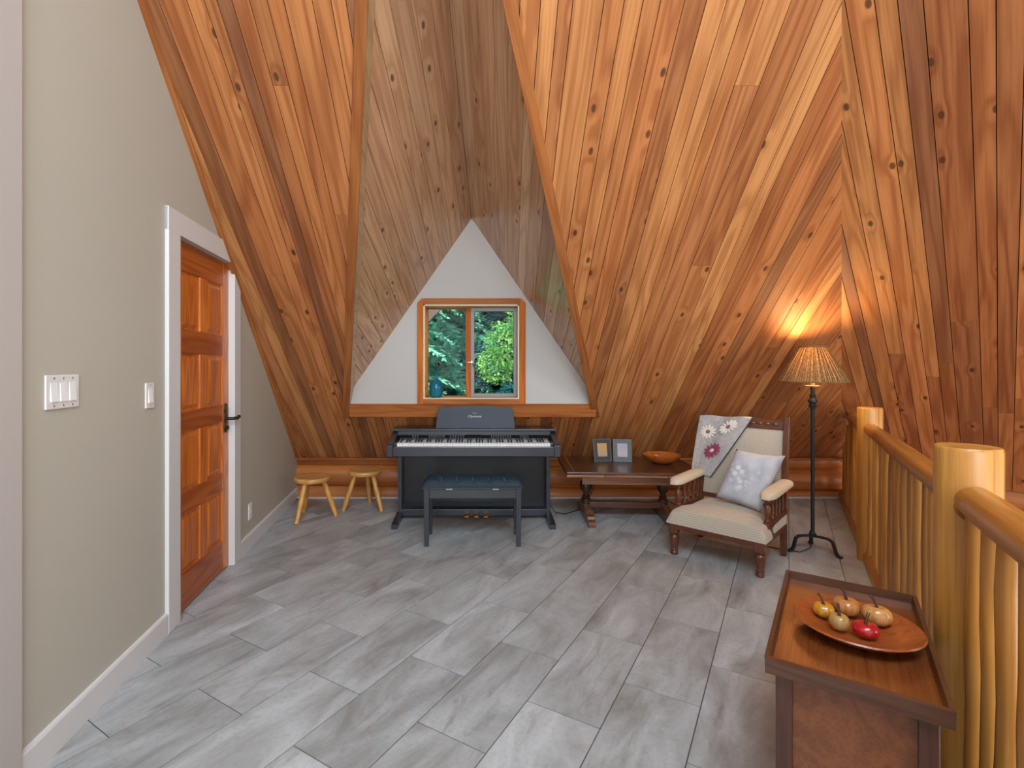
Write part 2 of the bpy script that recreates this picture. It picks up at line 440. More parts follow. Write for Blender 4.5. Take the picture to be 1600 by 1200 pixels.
for kv in range(-13, 8):
    v0 = -.29 + TW*kv
    for ku in range(-6, 14):
        u0 = (1.80 if kv % 2 == 0 else 2.12) + TL*ku
        rect = [(v0+G, u0+G), (v0+TW-G, u0+G), (v0+TW-G, u0+TL-G), (v0+G, u0+TL-G)]
        p = rect
        for i in range(len(fp)):
            a, b = fp[i], fp[(i+1) % len(fp)]
            nx, ny = b[1]-a[1], -(b[0]-a[0])
            cx = sum(q[0] for q in fp)/len(fp); cy = sum(q[1] for q in fp)/len(fp)
            if nx*cx+ny*cy > nx*a[0]+ny*a[1]: nx, ny = -nx, -ny
            p = clip(p, nx, ny, nx*a[0]+ny*a[1])
            if len(p) < 3: break
        if len(p) < 3 or parea(p) < .002: continue
        cv, cu = v0+TW/2, u0+TL/2
        full = abs(parea(p)-parea(rect)) < 1e-4
        if full and tile_full: obj('tile', tile_full, parent=floor, mx=mxt(cv, cu)); continue
        q = [(a-cv, b-cu) for a, b in (rect if full else p)]
        o = obj('tile', prism(q, lambda x, y: (x, y, -.012), lambda x, y: (x, y, 0)), M_tile, floor, mx=mxt(cv, cu))
        if full: tile_full = o.data

# --- plank surfaces
def frame(origin, along, normal):
    a = V(along).normalized(); n = V(normal).normalized(); n = (n - a*n.dot(a)).normalized(); c = a.cross(n)
    return origin, c, a, n
def to2(fr, p): d = V(p)-fr[0]; return (d.dot(fr[1]), d.dot(fr[2]))
def fmx(fr, u, v, z=0.):
    o = fr[0] + fr[1]*u + fr[2]*v + fr[3]*z
    return M(((fr[1].x, fr[2].x, fr[3].x, o.x), (fr[1].y, fr[2].y, fr[3].y, o.y), (fr[1].z, fr[2].z, fr[3].z, o.z), (0, 0, 0, 1)))
def planks(parent, fr, polys, seams, mats, joints=None, gap=.0038, jit=0.):
    """polys(a, b): list of convex 2D polygons available to the strip between two seams"""
    rr = random.Random(len(seams)*13+5)
    for i in range(len(seams)-1):
        a, b = seams[i], seams[i+1]
        js = sorted((joints or {}).get(i, []))
        for poly in polys(a, b):
            p = clip(clip(poly, 1, 0, b-gap/2), -1, 0, -(a+gap/2))
            if len(p) < 3: continue
            cuts = [-99]+js+[99]
            for k in range(len(cuts)-1):
                q = clip(clip(p, 0, 1, cuts[k+1]-.0008), 0, -1, -(cuts[k]+.0008))
                if len(q) < 3 or parea(q) < .0004: continue
                cu = (a+b)/2; cv = sum(t[1] for t in q)/len(q); dz = rr.uniform(-jit, jit)
                q = [(x-cu, y-cv) for x, y in q]
                obj('plank', prism(q, lambda x, y: (x, y, -.014), lambda x, y: (x, y, dz)), rr.choice(mats), parent, mx=fmx(fr, cu, cv))

def rand_seams(a, b, rr, ws=(.088, .092, .115, .138, .14)):
    s = [a]
    while s[-1] < b: s.append(s[-1]+rr.choice(ws))
    return s

def beam(a, b, up, wd, th, shift=0., off=0.):
    """board from a to b; up = outward normal, wd across, th proud"""
    a, b = V(a), V(b); d = (b-a).normalized(); n = (V(up)-d*V(up).dot(d)).normalized(); c = d.cross(n)
    L = (b-a).length; o = a
    mx = M(((c.x, d.x, n.x, o.x), (c.y, d.y, n.y, o.y), (c.z, d.z, n.z, o.z), (0, 0, 0, 1)))
    return box(shift-wd/2, shift+wd/2, 0, L, off, off+th, .003), mx
# dormer: opening edges on the slope (T apex, Lf and Rf feet) and the boards set back behind them
EYE = V((0, 0, 1.33)); KS = 1.05; GY = 4.452
def set_back(p): return EYE + (V(p)-EYE)*KS
def on_slope(x, y): return V((x, y, H0-S*y))
YB = 4.545
T = on_slope(-.244, 1.401); Lf = on_slope(-.536-.2985*(YB-2.378), YB); Rf = on_slope(.148+.4017*(YB-2.378), YB)
Tb = set_back(on_slope(-.228, 1.447)); Gp = set_back((-.07, 4.24, 2.575))
Fl = set_back(on_slope(-.506-.2985*1.862, 4.24)); Fr = set_back(on_slope(.148+.404*1.862, 4.24))
# back slope
def slope_pt(x, y): return V((x, y, H0-S*y))
nB = V((0, -S, -1)).normalized()
YK = (H0-.41)/S; YT = (H0-TOP)/S; HX = .7197
def backing(name, fr, pieces, off, th, mat):
    b = None
    for p in pieces:
        b = prism(p, lambda x, y: fr[0]+fr[1]*x+fr[2]*y+fr[3]*(-off), lambda x, y: fr[0]+fr[1]*x+fr[2]*y+fr[3]*(-off-th), b)
    return tag(obj(name, b, mat), kind='structure')
def fix(fr, nroom):
    """frame whose third axis points into the room"""
    o, c, a, n = fr
    if n.dot(nroom) < 0: n = -n
    c = a.cross(n)
    return (o, c, a, n)
frB = fix((V((0, 5.0, H0-S*5.0)), V((1, 0, 0)), V((0, 1, -S)).normalized(), nB), nB)
if frB[1].x < 0: frB = fix((frB[0], frB[1], -frB[2], frB[3]), nB)
main2 = [to2(frB, slope_pt(*p)) for p in ((lw_x(YK)-.03, YK), (HX*YK, YK), (HX*YT, YT), (lw_x(YT)-.03, YT))]
T2, L2, R2 = to2(frB, T), to2(frB, Lf), to2(frB, Rf)
sill_v = to2(frB, slope_pt(0, (H0-.885)/S))[1]
DN = 1 if to2(frB, slope_pt(0, 5))[1] > to2(frB, slope_pt(0, 1))[1] else -1      # +1 when v grows downhill
def uphill_of(poly, A, B):
    dx, dy = B[0]-A[0], B[1]-A[1]; nx, ny = -dy, dx
    if ny*DN > 0: nx, ny = -nx, -ny          # normal pointing uphill
    return clip(poly, -nx, -ny, -(nx*A[0]+ny*A[1]))
def main_polys(a, b):
    m = (a+b)/2
    if m < L2[0] or m > R2[0]: return [main2]
    up = uphill_of(main2, L2, T2) if m < T2[0] else uphill_of(main2, T2, R2)
    return [up, clip(main2, 0, -DN, -DN*sill_v)]
pieces = [clip(main2, 1, 0, L2[0]), clip(main2, -1, 0, -R2[0]),
          uphill_of(clip(clip(main2, 1, 0, T2[0]), -1, 0, -L2[0]), L2, T2),
          uphill_of(clip(clip(main2, 1, 0, R2[0]), -1, 0, -T2[0]), T2, R2),
          clip(clip(clip(main2, 1, 0, R2[0]), -1, 0, -L2[0]), 0, -DN, -DN*sill_v)]
ceiling = backing('ceiling', frB, pieces, .015, .03, M_back)
rr = random.Random(3)
left = [-1.90, -1.80, -1.71, -1.62, -1.535, -1.445, -1.318, -1.239, -1.115, -1.036, -.957, -.882, -.754, -.67, -.603, -.51, -.42, -.33, -.228]
left = [-2.02]+left
left = [s for s in left if abs(s-L2[0]) > .035]+[L2[0]]; left.sort()
mid = [-.12, 0, .09, .18, .273, .352, .418, .558, .649, .734, .813, .92]
right = [R2[0], 1.019, 1.11, 1.195, 1.274, 1.40, 1.54, 1.63, 1.70, 1.80, 1.94, 2.018, 2.10, 2.228, 2.33]
right += rand_seams(2.33, 3.72, rr)[1:]
seams = left+mid+right
def seam_i(x): return max(i for i in range(len(seams)) if seams[i] <= x)
def vy(y): return to2(frB, slope_pt(0, y))[1]
J = {seam_i(-1.0): [vy(2.517)], seam_i(-1.36): [vy(3.383)], seam_i(1.33): [vy(2.517)], seam_i(1.47): [vy(3.325)],
     seam_i(2.25): [vy(3.9)], seam_i(-.8): [vy(3.05)], seam_i(.6): [vy(3.7)], seam_i(2.7): [vy(4.4)]}
planks(ceiling, frB, main_polys, seams, [M_cedar, M_cedar, M_cedar, M_cedar2], J)

# right slope
nR = V((-S2*math.sin(TH), -S2*math.cos(TH), -1)).normalized()
def rs_z(x, y): return H0 - S2*(math.sin(TH)*x + math.cos(TH)*y)
dR = V((math.sin(TH), math.cos(TH), -S2)).normalized()
frR = fix((V((0, 0, H0)), V((1, 0, 0)), dR, nR), nR)
if frR[1].x < 0: frR = fix((frR[0], frR[1], -frR[2], frR[3]), nR)
CT = V((math.cos(TH), -math.sin(TH), 0))
def rsp(wc, z):                               # point on the right slope: contour coordinate, height
    d = (H0-z)/S2; q = V((math.sin(TH), math.cos(TH), 0))*d + CT*wc
    return V((q.x, q.y, z))
def hip_w(z): y = (H0-z)/S; return V((HX*y, y, 0)).dot(CT)
RB = .243
r2 = [to2(frR, p) for p in (rsp(hip_w(RB), RB), rsp(3.6, RB), rsp(3.6, TOP), rsp(hip_w(TOP), TOP))]
sg = 1 if frR[1].dot(CT) > 0 else -1
wall_right = backing('wall_right', frR, [r2], .015, .03, M_back)
rs = [-1.42, -1.3, -1.2, -1.07, -.96, -.835, -.745, -.68, -.58, -.485, -.385, -.31, -.228, -.093, -.012, .072]
rs += rand_seams(.072, 3.6, rr)[1:]
def rv(z): return to2(frR, rsp(0, z))[1]
JR = {rs.index(-.228): [rv(1.62)], rs.index(-.385): [rv(1.25)], rs.index(-.31): [rv(1.35)], rs.index(-.093): [rv(1.02)], rs.index(-.012): [rv(.98)],
      rs.index(-.58): [rv(1.42)], rs.index(.072): [rv(1.1)]}
if sg < 0: rs = [-s for s in rs][::-1]
planks(wall_right, frR, lambda a, b: [r2], rs, [M_cedar2, M_cedar2, M_cedar], JR)

# dormer cheeks (both rise from the gable wall towards the room)
def quad_solid(pts, back, th):
    b = bmesh.new(); back = V(back).normalized()*th
    A = [b.verts.new(p) for p in pts]; B = [b.verts.new(V(p)+back) for p in pts]; n = len(pts)
    b.faces.new(A); b.faces.new(B[::-1])
    for i in range(n): b.faces.new((A[i], B[i], B[(i+1) % n], A[(i+1) % n]))
    return b
for nm, F, sx in (('wall_dormer_left', Fl, -1), ('wall_dormer_right', Fr, 1)):
    al = (Tb-Gp).normalized()
    nr = al.cross(F-Gp).normalized()
    if nr.z > 0: nr = -nr
    fr = fix((Gp.copy(), V((1, 0, 0)), al, nr), nr)
    dd = (F-Tb).normalized()
    poly = [to2(fr, p) for p in (Tb, F, F-al*.03, Gp-al*.03)]
    ws = [p[0] for p in poly]; a0, b0 = min(ws), max(ws)
    st = backing(nm, fr, [poly], .015, .03, M_back)
    rr2 = random.Random(11 if sx < 0 else 12)
    if a0 < -.2: sm = [-s for s in rand_seams(0, -a0+.05, rr2, (.1, .12, .138, .14))][::-1]
    else: sm = rand_seams(0, b0+.05, rr2, (.1, .12, .138, .14))
    planks(st, fr, lambda a, b: [poly], sm, [M_cedar3])
    Ff = Lf if sx < 0 else Rf
    obj('jamb', quad_solid([T, Ff, set_back(on_slope(-.506-.2985*(YB-2.378), YB)) if sx < 0 else set_back(on_slope(.148+.404*(YB-2.378), YB)), Tb], (sx, 0, .4), .014), M_jamb, st)

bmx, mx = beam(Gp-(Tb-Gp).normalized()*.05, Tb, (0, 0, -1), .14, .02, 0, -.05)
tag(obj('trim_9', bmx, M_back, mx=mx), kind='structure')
# gable wall with the window opening
WX0, WX1, WZ0, WZ1 = -0.5009, 0.3465, 1.0402, 1.8760
def gtop(x): return Gp.z-abs(x-Gp.x)*1.405
def gpr(poly, bm): return prism(poly, lambda x, z: (x, GY, z), lambda x, z: (x, GY+.16, z), bm)
gz0 = .988
bm = gpr([(-1.21, gz0), (WX0, gz0), (WX0, gtop(WX0)), (-1.19, gtop(-1.19))], None)
bm = gpr([(WX1, gz0), (1.09, gz0), (1.05, gtop(1.05)), (WX1, gtop(WX1))], bm)
bm = gpr([(WX0, gz0), (WX1, gz0), (WX1, WZ0), (WX0, WZ0)], bm)
bm = gpr([(WX0, WZ1), (WX1, WZ1), (WX1, gtop(WX1)), (Gp.x, Gp.z), (WX0, gtop(WX0))], bm)
wall_gable = tag(obj('wall_back', bm, M_gable), kind='structure')

# sill board below the gable, its cheeks and the opening trims
sill = tag(obj('trim_1', prism([(GY+.12, .996), (GY-.012, .996), (GY+.038, .880), (GY+.043, .872), (GY+.12, .872)],
      lambda y, z: (-1.165, y, z), lambda y, z: (1.035, y, z), bev=.003), M_trimx), kind='structure')
for k, (F, s) in enumerate(((Lf, -1), (Rf, 1))):
    d = (F-T).normalized()
    A = T+d*.02; Bp = F+d*.03
    bmx, mx = beam(A, Bp, nB, .06, .03, 0, -.02)
    c = V((mx[0][0], mx[1][0], mx[2][0])); sh = .03 if c.x*s > 0 else -.03
    mx = M.Translation(c*sh) @ mx
    tag(obj('trim_%d' % (k+2), bmx, M_trim, mx=mx), kind='structure')
# trim strip where the slope meets the left wall
a, b = slope_pt(lw_x(YK), YK), slope_pt(lw_x(1.0), 1.0)
bmx, mx = beam(a, b, nB, .03, .022, 0, -.004)
tag(obj('trim_4', bmx, M_trim, mx=M.Translation(V((.012, 0, 0))) @ mx), kind='structure')
# strip in the hip
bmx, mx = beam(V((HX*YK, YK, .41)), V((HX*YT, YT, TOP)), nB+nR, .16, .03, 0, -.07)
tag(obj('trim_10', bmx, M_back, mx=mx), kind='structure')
# knee wall of stacked logs under the slope
knee = empty('wall_knee', (0, 5.13, 0)); tag(knee, kind='structure')
XL, XR = lw_x(5.1)-.05, 3.95
obj('backing', box(XL, XR+.2, .02, .08, 0, .5), M_back, knee)
for nm, z0, z1, r0, r1 in (('log', .03, .0, .10, .07), ('log', .222, .163, .113, .115), ('log', .40, .355, .085, .10)):
    n = 14; pts = [(XL+(XR-XL)*i/n, .028, z0+(z1-z0)*i/n) for i in range(n+1)]
    rad = [r0+(r1-r0)*i/n+random.uniform(-.003, .003) for i in range(n+1)]
    obj(nm, tube(pts, rad, 20, flat=1.0), M_log, knee, smooth=True)
obj('ledge', box(XL, XR, -.12, .02, .392, .412, .006), M_trimx, knee)
obj('shoe', box(XL+.04, XR-.3, -.082, -.05, 0, .012), M_white, knee)

# left wall, door opening between y 2.60 and 3.361
DY0, DY1, DZ = 2.602, 3.361, 2.013
def lpr(poly, bm): return prism(poly, lambda y, z: lwp(y, z), lambda y, z: lwp(y, z, -.12), bm)
roof = lambda y: min(TOP, H0-S*y)+.03
bm = lpr([(-2.4, 0), (DY0, 0), (DY0, roof(DY0)), (.92, TOP), (-2.4, TOP)], None)
bm = lpr([(DY0, DZ), (3.29, DZ), (DY0, roof(DY0))], bm)
bm = lpr([(DY1, 0), (5.2, 0), (5.2, .5), (5.05, roof(5.05)), (DY1, roof(DY1))], bm)
wall_left = tag(obj('wall_left', bm, M_wall), kind='structure')
bb = tag(obj('baseboard_left', prism([(0, 0), (.016, 0), (.016, .098), (.012, .106), (0, .108)], lambda n, z: lwp(1.57, z, n), lambda n, z: lwp(2.487, z, n)), M_white), kind='structure')
bb2 = prism([(0, 0), (.016, 0), (.016, .098), (.012, .106), (0, .108)], lambda n, z: lwp(3.47, z, n), lambda n, z: lwp(5.06, z, n))
obj('board_length', bb2, M_white, bb)
# pale casing of the opening nearest the camera
tag(obj('trim_5', prism([(1.36, 0), (1.572, 0), (1.572, 3.4), (1.36, 3.4)], lambda y, z: lwp(y, z, 0), lambda y, z: lwp(y, z, .022), bev=.003), M_gable), kind='structure')

# door with its casing
door = empty('door_1', lwp(DY0, 0), math.atan2(WD.y, WD.x)); tag(door, 'varnished fir door with eight raised panels and bronze lever', kind='structure')
# local frame: x along the wall, -y into the room
DW = (DY1-DY0)*1.0064
f0, f1 = .022, .062                          # slab set back behind the wall face (local +y is out of the room)
cut = lambda x: (roof(DY0+x/1.0064)-.045)
obj('slab', box(.012, DW-.012, f0+.013, f1, .008, 1.995), M_door, door)
st_w = .105
def dpart(name, x0, x1, z0, z1, y0, mat): return obj(name, box(x0, x1, y0, f1-.002, z0, z1, .004), mat, door)
dpart('stile', .006, st_w, .008, 2.008, f0, M_door)
o = obj('stile', prism([(DW-st_w, .008), (DW-.006, .008), (DW-.006, 1.975), (DW-.03, 2.0), (DW-st_w, 2.008)], lambda x, z: (x, f0, z), lambda x, z: (x, f1-.002, z)), M_door, door)
rails = [(.008, .20), (.52, .64), (.97, 1.08), (1.40, 1.53), (1.85, 2.008)]
for z0, z1 in rails: dpart('rail', st_w, DW-st_w, z0, z1, f0+.001, M_doorx)
mc = DW/2
rows = [(.20, .52), (.64, .97), (1.08, 1.40), (1.53, 1.85)]
for z0, z1 in rows:
    dpart('mullion', mc-.05, mc+.05, z0, z1, f0+.001, M_door)
    for x0, x1 in ((st_w, mc-.05), (mc+.05, DW-st_w)):
        b = bmesh.new()
        def ringv(i, y): return [b.verts.new(p) for p in ((x0+i, y, z0+i), (x1-i, y, z0+i), (x1-i, y, z1-i), (x0+i, y, z1-i))]
        rs_ = [ringv(0, f0+.016), ringv(.012, f0+.013), ringv(.034, f0+.003), ringv(.04, f0+.003)]
        for q in range(3):
            for i in range(4): b.faces.new((rs_[q][i], rs_[q][(i+1) % 4], rs_[q+1][(i+1) % 4], rs_[q+1][i]))
        b.faces.new(rs_[3])
        bk = [b.verts.new(p) for p in ((x0, f0+.03, z0), (x1, f0+.03, z0), (x1, f0+.03, z1), (x0, f0+.03, z1))]
        b.faces.new(bk[::-1])
        for i in range(4): b.faces.new((rs_[0][i], bk[i], bk[(i+1) % 4], rs_[0][(i+1) % 4]))
        obj('panel', b, M_door, door)
hx, hz = DW-.055, .985
hd = obj('door_handle', prism([(-.02, -.09), (.02, -.09), (.026, -.06), (.018, -.03), (.024, 0), (.018, .03), (.026, .06), (.02, .09), (0, .1), (-.02, .09), (-.026, .06), (-.018, .03), (-.024, 0), (-.018, -.03), (-.026, -.06)],
         lambda x, z: (hx+x, f0-.008, hz+z), lambda x, z: (hx+x, f0+.002, hz+z), bev=.002), M_handle, door, smooth=True)
tag(hd, 'aged bronze escutcheon with lever')
obj('lever', tube([(hx, f0, hz), (hx, f0-.05, hz), (hx+.01, f0-.058, hz+.002), (hx+.04, f0-.06, hz-.004), (hx+.075, f0-.058, hz+.006)], [.010, .010, .011, .009, .012], 12), M_handle, hd, smooth=True)
obj('thumb_turn', tube([(hx, f0, hz-.06), (hx, f0-.02, hz-.06)], .012, 12), M_handle, hd, smooth=True)
for z in (.25, 1.75): obj('hinge', tube([(.004, f0-.004, z-.045), (.004, f0-.004, z+.045)], .006, 8), M_handle, door)
cas = empty('trim_6', lwp(DY0, 0), math.atan2(WD.y, WD.x)); tag(cas, kind='structure')
obj('casing', box(-.118, .006, -.018, .004, 0, 2.125, .004), M_white, cas)
obj('jamb', box(-.004, .006, .0, .12, 0, 2.013), M_white, cas)
xr = DW+.105
obj('casing', prism([(DW-.006, 0), (xr, 0), (xr, cut(xr)), (DW-.006, cut(DW-.006)-.0)], lambda x, z: (x, -.018, z), lambda x, z: (x, .004, z), bev=.003), M_white, cas)
hp = clip([(-.118, 2.008), (DW, 2.008), (DW, 2.125), (-.118, 2.125)], S/1.0064, 1, H0-S*DY0-.004)
obj('head_casing', prism(hp, lambda x, z: (x, -.0185, z), lambda x, z: (x, .004, z)), M_white, cas)
obj('head_jamb', box(0, DW, 0, .12, 2.008, 2.02), M_white, cas)
obj('side_jamb', box(DW-.006, DW+.004, 0, .12, 0, 1.98), M_white, cas)

# ceiling, far walls and the open great room below (out of view; they hold the light)
tag(obj('ceiling_flat', prism([(-2.6, -4.2), (7.5, -4.2), (7.5, 2.5), (-2.6, 2.5)], lambda x, y: (x, y, TOP+.02), lambda x, y: (x, y, TOP+.08)), M_cedar3), kind='structure')
tag(obj('wall_rear', box(-2.6, 7.5, -4.3, -4.2, -2.7, TOP+.05), M_gable), kind='structure')
tag(obj('wall_side', box(7.4, 7.5, -4.2, 3.5, -2.7, TOP+.05), M_gable), kind='structure')
tag(obj('wall_corner', box(-2.7, -2.6, -4.3, 6.0, -2.7, TOP+.05), M_wall), kind='structure')
tag(obj('floor_lower', box(-2.6, 7.5, -4.2, 7.5, -2.8, -2.7), M_oakf), kind='structure')
# log wall below the right slope, running down to the lower floor
rw = empty('wall_right_logs', rsp(hip_w(RB)-.25, 0)+V((0, 0, 0)), math.atan2(CT.y, CT.x)); tag(rw, kind='structure')
obj('sill_board', box(-.1, 4.4, -.06, .1, RB-.03, RB+.004, .006), M_trimx, rw)
for i in range(12):
    z = RB-.14-.235*i
    n = 10; pts = [(-.3+5.0*k/n, .04, z) for k in range(n+1)]
    obj('log', tube(pts, [.125+random.uniform(-.004, .004) for _ in pts], 18), M_log, rw, smooth=True)
obj('backing', box(-.3, 4.6, .05, .12, -2.7, RB-.02), M_back, rw)
# back wall of the void, under the loft edge
tag(obj('trim_7', prism([(rail_x(-2.3)+.05, -2.3), (rail_x(5.1)+.05, 5.1), (rail_x(5.1)+.09, 5.1), (rail_x(-2.3)+.09, -2.3)], lambda x, y: (x, y, -.3), lambda x, y: (x, y, -.01)), M_trim), kind='structure')

# ---------------------------------------------------------------- window in the gable
win = empty('window_1', (0, GY, 0)); tag(win, kind='structure')
tw, pr = .052, -.022
ox0, ox1, oz0, oz1, ch = WX0-tw, WX1+tw+.004, WZ0-.046, WZ1+.052, .04
bm = prism([(ox0, oz0), (WX0, oz0), (WX0, oz1), (ox0+ch, oz1), (ox0, oz1-ch)], lambda x, z: (x, pr, z), lambda x, z: (x, .0, z)); obj('casing', bm, M_trimz, win)
bm = prism([(WX1, oz0), (ox1, oz0), (ox1, oz1-ch), (ox1-ch, oz1), (WX1, oz1)], lambda x, z: (x, pr, z), lambda x, z: (x, .0, z)); obj('casing', bm, M_trimz, win)
obj('head_casing', box(WX0, WX1, pr+.001, 0, WZ1, oz1), M_trimx, win)
obj('stool', box(WX0, WX1, pr+.001, 0, oz0, WZ0), M_trimx, win)
for nm, b in (('jamb', box(WX0, WX0+.012, -.01, .16, WZ0, WZ1)), ('jamb', box(WX1-.012, WX1, -.01, .16, WZ0, WZ1)),
              ('head', box(WX0, WX1, -.01, .16, WZ1-.012, WZ1)), ('sill', box(WX0, WX1, -.012, .17, WZ0-.002, WZ0+.008))): obj(nm, b, M_cream, win)
fx0, fx1, fz0, fz1 = WX0+.012, WX1-.012, WZ0+.008, WZ1-.012
mxl, mxr = -.117, -.088                       # mullion
mull = box(mxl-.008, mxr+.006, .105, .16, fz0, fz1, .002); obj('mullion', mull, M_trimz, win)
lf = [box(fx0, fx0+.016, .12, .16, fz0, fz1), box(mxl-.014, mxl-.006, .12, .16, fz0, fz1)]
for b in lf: obj('fixed_frame', b, M_trimz, win)
for z0, z1 in ((fz0, fz0+.012), (fz1-.014, fz1)): obj('fixed_frame', box(fx0, mxl, .12, .158, z0, z1), M_trimx, win)
obj('pane', box(fx0+.014, mxl-.008, .138, .144, fz0+.01, fz1-.012), M_glass, win)
sash = obj('sash', None or box(mxr+.004, mxr+.036, .098, .15, fz0+.002, fz1-.004, .003), M_taupe, win)
for b in (box(fx1-.03, fx1, .098, .15, fz0+.002, fz1-.004, .003), box(mxr+.03, fx1-.028, .1, .148, fz0+.002, fz0+.034, .003), box(mxr+.03, fx1-.028, .1, .148, fz1-.038, fz1-.004, .003)):
    obj('sash_rail', b, M_taupe, sash)
obj('pane', box(mxr+.034, fx1-.026, .12, .126, fz0+.03, fz1-.034), M_glass, sash)
lat = obj('latch', box(mxr+.004, mxr+.022, .082, .098, 1.355, 1.378, .003), M_steel, sash)
obj('latch_arm', box(mxr-.022, mxr+.008, .085, .092, 1.362, 1.367), M_steel, lat)
obj('crank', tube([(mxr+.024, .08, 1.35), (mxr+.034, .066, 1.33), (mxr+.048, .06, 1.312)], [.004, .005, .006], 8), M_dark, sash)
# barge board of the dormer seen outside the window
bmx, mx = beam(V((-.66, 5.15, 1.60)), V((-.05, 5.15, 2.26)), (0, -1, 0), .12, .04)
tag(obj('trim_8', bmx, M_barge, mx=M.Translation(V((-.055, 0, .055))) @ mx), kind='structure')

# ---------------------------------------------------------------- wall switches and outlet
def plate(name, y, z, wd, ht, n, label, cat, rocker='rocker'):
    e = empty(name, lwp(y, z), math.atan2(WD.y, WD.x)); tag(e, label, cat)
    obj('plate', box(-wd/2, wd/2, -.007, 0, -ht/2, ht/2, .003), M_switch, e)
    for i in range(n):
        x = (i-(n-1)/2)*.046
        if rocker == 'rocker':
            b = bmesh.new()
            obj('rocker', prism([(-.0075, .033), (-.012, -.033), (-.005, -.033), (-.005, .033)], lambda yy, zz: (x-.0165, yy, zz), lambda yy, zz: (x+.0165, yy, zz)), M_switch2, e)
            for s in (-1, 1): obj('screw', tube([(x, -.0085, s*.048), (x, -.006, s*.048)], .003, 8), M_steel, e)
        else:
            for s in (-1, 1):
                q = obj('socket', box(x-.016, x+.016, -.009, -.006, s*.02-.013, s*.02+.013, .002), M_switch2, e)
                for t in (-1, 1): obj('slot', box(x+t*.006-.001, x+t*.006+.001, -.0095, -.0088, s*.02-.004, s*.02+.005), M_dark, q)
    return e
plate('light_switch', 1.772, 1.24, .165, .118, 3, 'wide white switch plate with three rockers on beige wall', 'light switch')
plate('light_switch', 2.338, 1.193, .072, .118, 1, 'narrow white single switch beside the door casing', 'light switch')
plate('wall_outlet', 3.70, .262, .07, .116, 1, 'white wall outlet low on the wall right of the door', 'outlet', 'socket')

# ---------------------------------------------------------------- railing
def ax(y): return .562+.6128*y
def axp(y, z): return V((ax(y), y, z))
rl = empty('log_railing', axp(1.57, 0)); tag(rl, 'golden peeled-log railing along the open edge of the loft', 'railing')
inv = -rl.location
def rpart(name, b, mat, par=rl, smooth=True):
    b.transform(M.Translation(inv)); return obj(name, b, mat, par, smooth=smooth)
rr = random.Random(21)
def post(y, r, h):
    c = axp(y, 0); n = 9; b = bmesh.new(); seg = 26; rings = []
    prof = [(r*1.0, -.02), (r*1.01, .2), (r*.99, .45), (r, .7), (r*.98, .9), (r*.985, h-.012), (r*.96, h-.003), (r*.93, h)]
    wig = [rr.uniform(-.018, .018) for _ in range(seg)]
    crack = 20
    for rad, z in prof:
        ring = []
        for i in range(seg):
            a = 2*math.pi*i/seg+R(5); q = rad*(1+wig[i]*.4)
            if i == crack: q *= .86
            ring.append(b.verts.new((c.x+q*math.cos(a), c.y+q*math.sin(a), z)))
        rings.append(ring)
    for k in range(len(rings)-1):
        for i in range(seg): j = (i+1) % seg; b.faces.new((rings[k][i], rings[k][j], rings[k+1][j], rings[k+1][i]))
    b.faces.new(rings[-1]); b.faces.new(rings[0][::-1])
    return rpart('post', b, M_pole)
post(3.44, .074, 1.047); post(1.57, .083, 1.08); post(-.4, .083, 1.08)
def rail(y0, y1, z, r0, r1):
    n = 9; pts = []; rad = []
    for i in range(n+1):
        t = i/n; p = axp(y0+(y1-y0)*t, z+rr.uniform(-.005, .005)); pts.append(p-inv*0); rad.append(r0+(r1-r0)*t+rr.uniform(-.003, .003))
    d = (pts[-1]-pts[0]).normalized(); L = (pts[-1]-pts[0]).length
    ang = math.atan2(-d.x, d.y)
    b = tube([(rr.uniform(-.003, .003), L*i/n, 0) for i in range(n+1)], rad, 18)
    o = obj('top_rail', b, M_poley, rl, smooth=True); o.location = pts[0]+inv; o.rotation_euler = (0, 0, ang)
rail(1.50, 3.42, .905, .047, .041); rail(-.35, 1.52, .925, .052, .05); rail(3.44, 4.50, .872, .04, .036)
# edge beam on the floor
d = axp(5.05, 0)-axp(-.45, 0); ang = math.atan2(-d.x, d.y)
o = obj('edge_beam', prism([(-.045, 0), (.05, 0), (.05, .06), (.03, .085), (-.02, .085), (-.045, .05)], lambda x, z: (x, 0, z), lambda x, z: (x, d.length, z)), M_poley, rl)
o.location = axp(-.45, 0)+inv; o.rotation_euler = (0, 0, ang)
def baluster(y, top):
    c = axp(y, 0); n = 6; off = rr.uniform(-.006, .006)
    pts = [(rr.uniform(-.003, .003)+off, rr.uniform(-.003, .003), .05+(top-.05)*i/n) for i in range(n+1)]
    r0 = rr.uniform(.026, .034)
    b = tube(pts, [r0*rr.uniform(.96, 1.04)*(1-.12*i/n) for i in range(n+1)], 14, wob=.025, rnd=rr)
    o = obj('baluster', b, M_pole, rl, smooth=True); o.location = V((c.x, c.y, 0))+inv
y = -.25
while y < 5.0:
    if min(abs(y-p) for p in (3.44, 1.57, -.4)) > .075:
        z = .9 if y < 1.57 else (.885 if y < 3.44 else .86)
        z = min(z, rs_z(ax(y)+.04, y+.04)-.03)
        if z > .12: baluster(y, z)
    y += .108

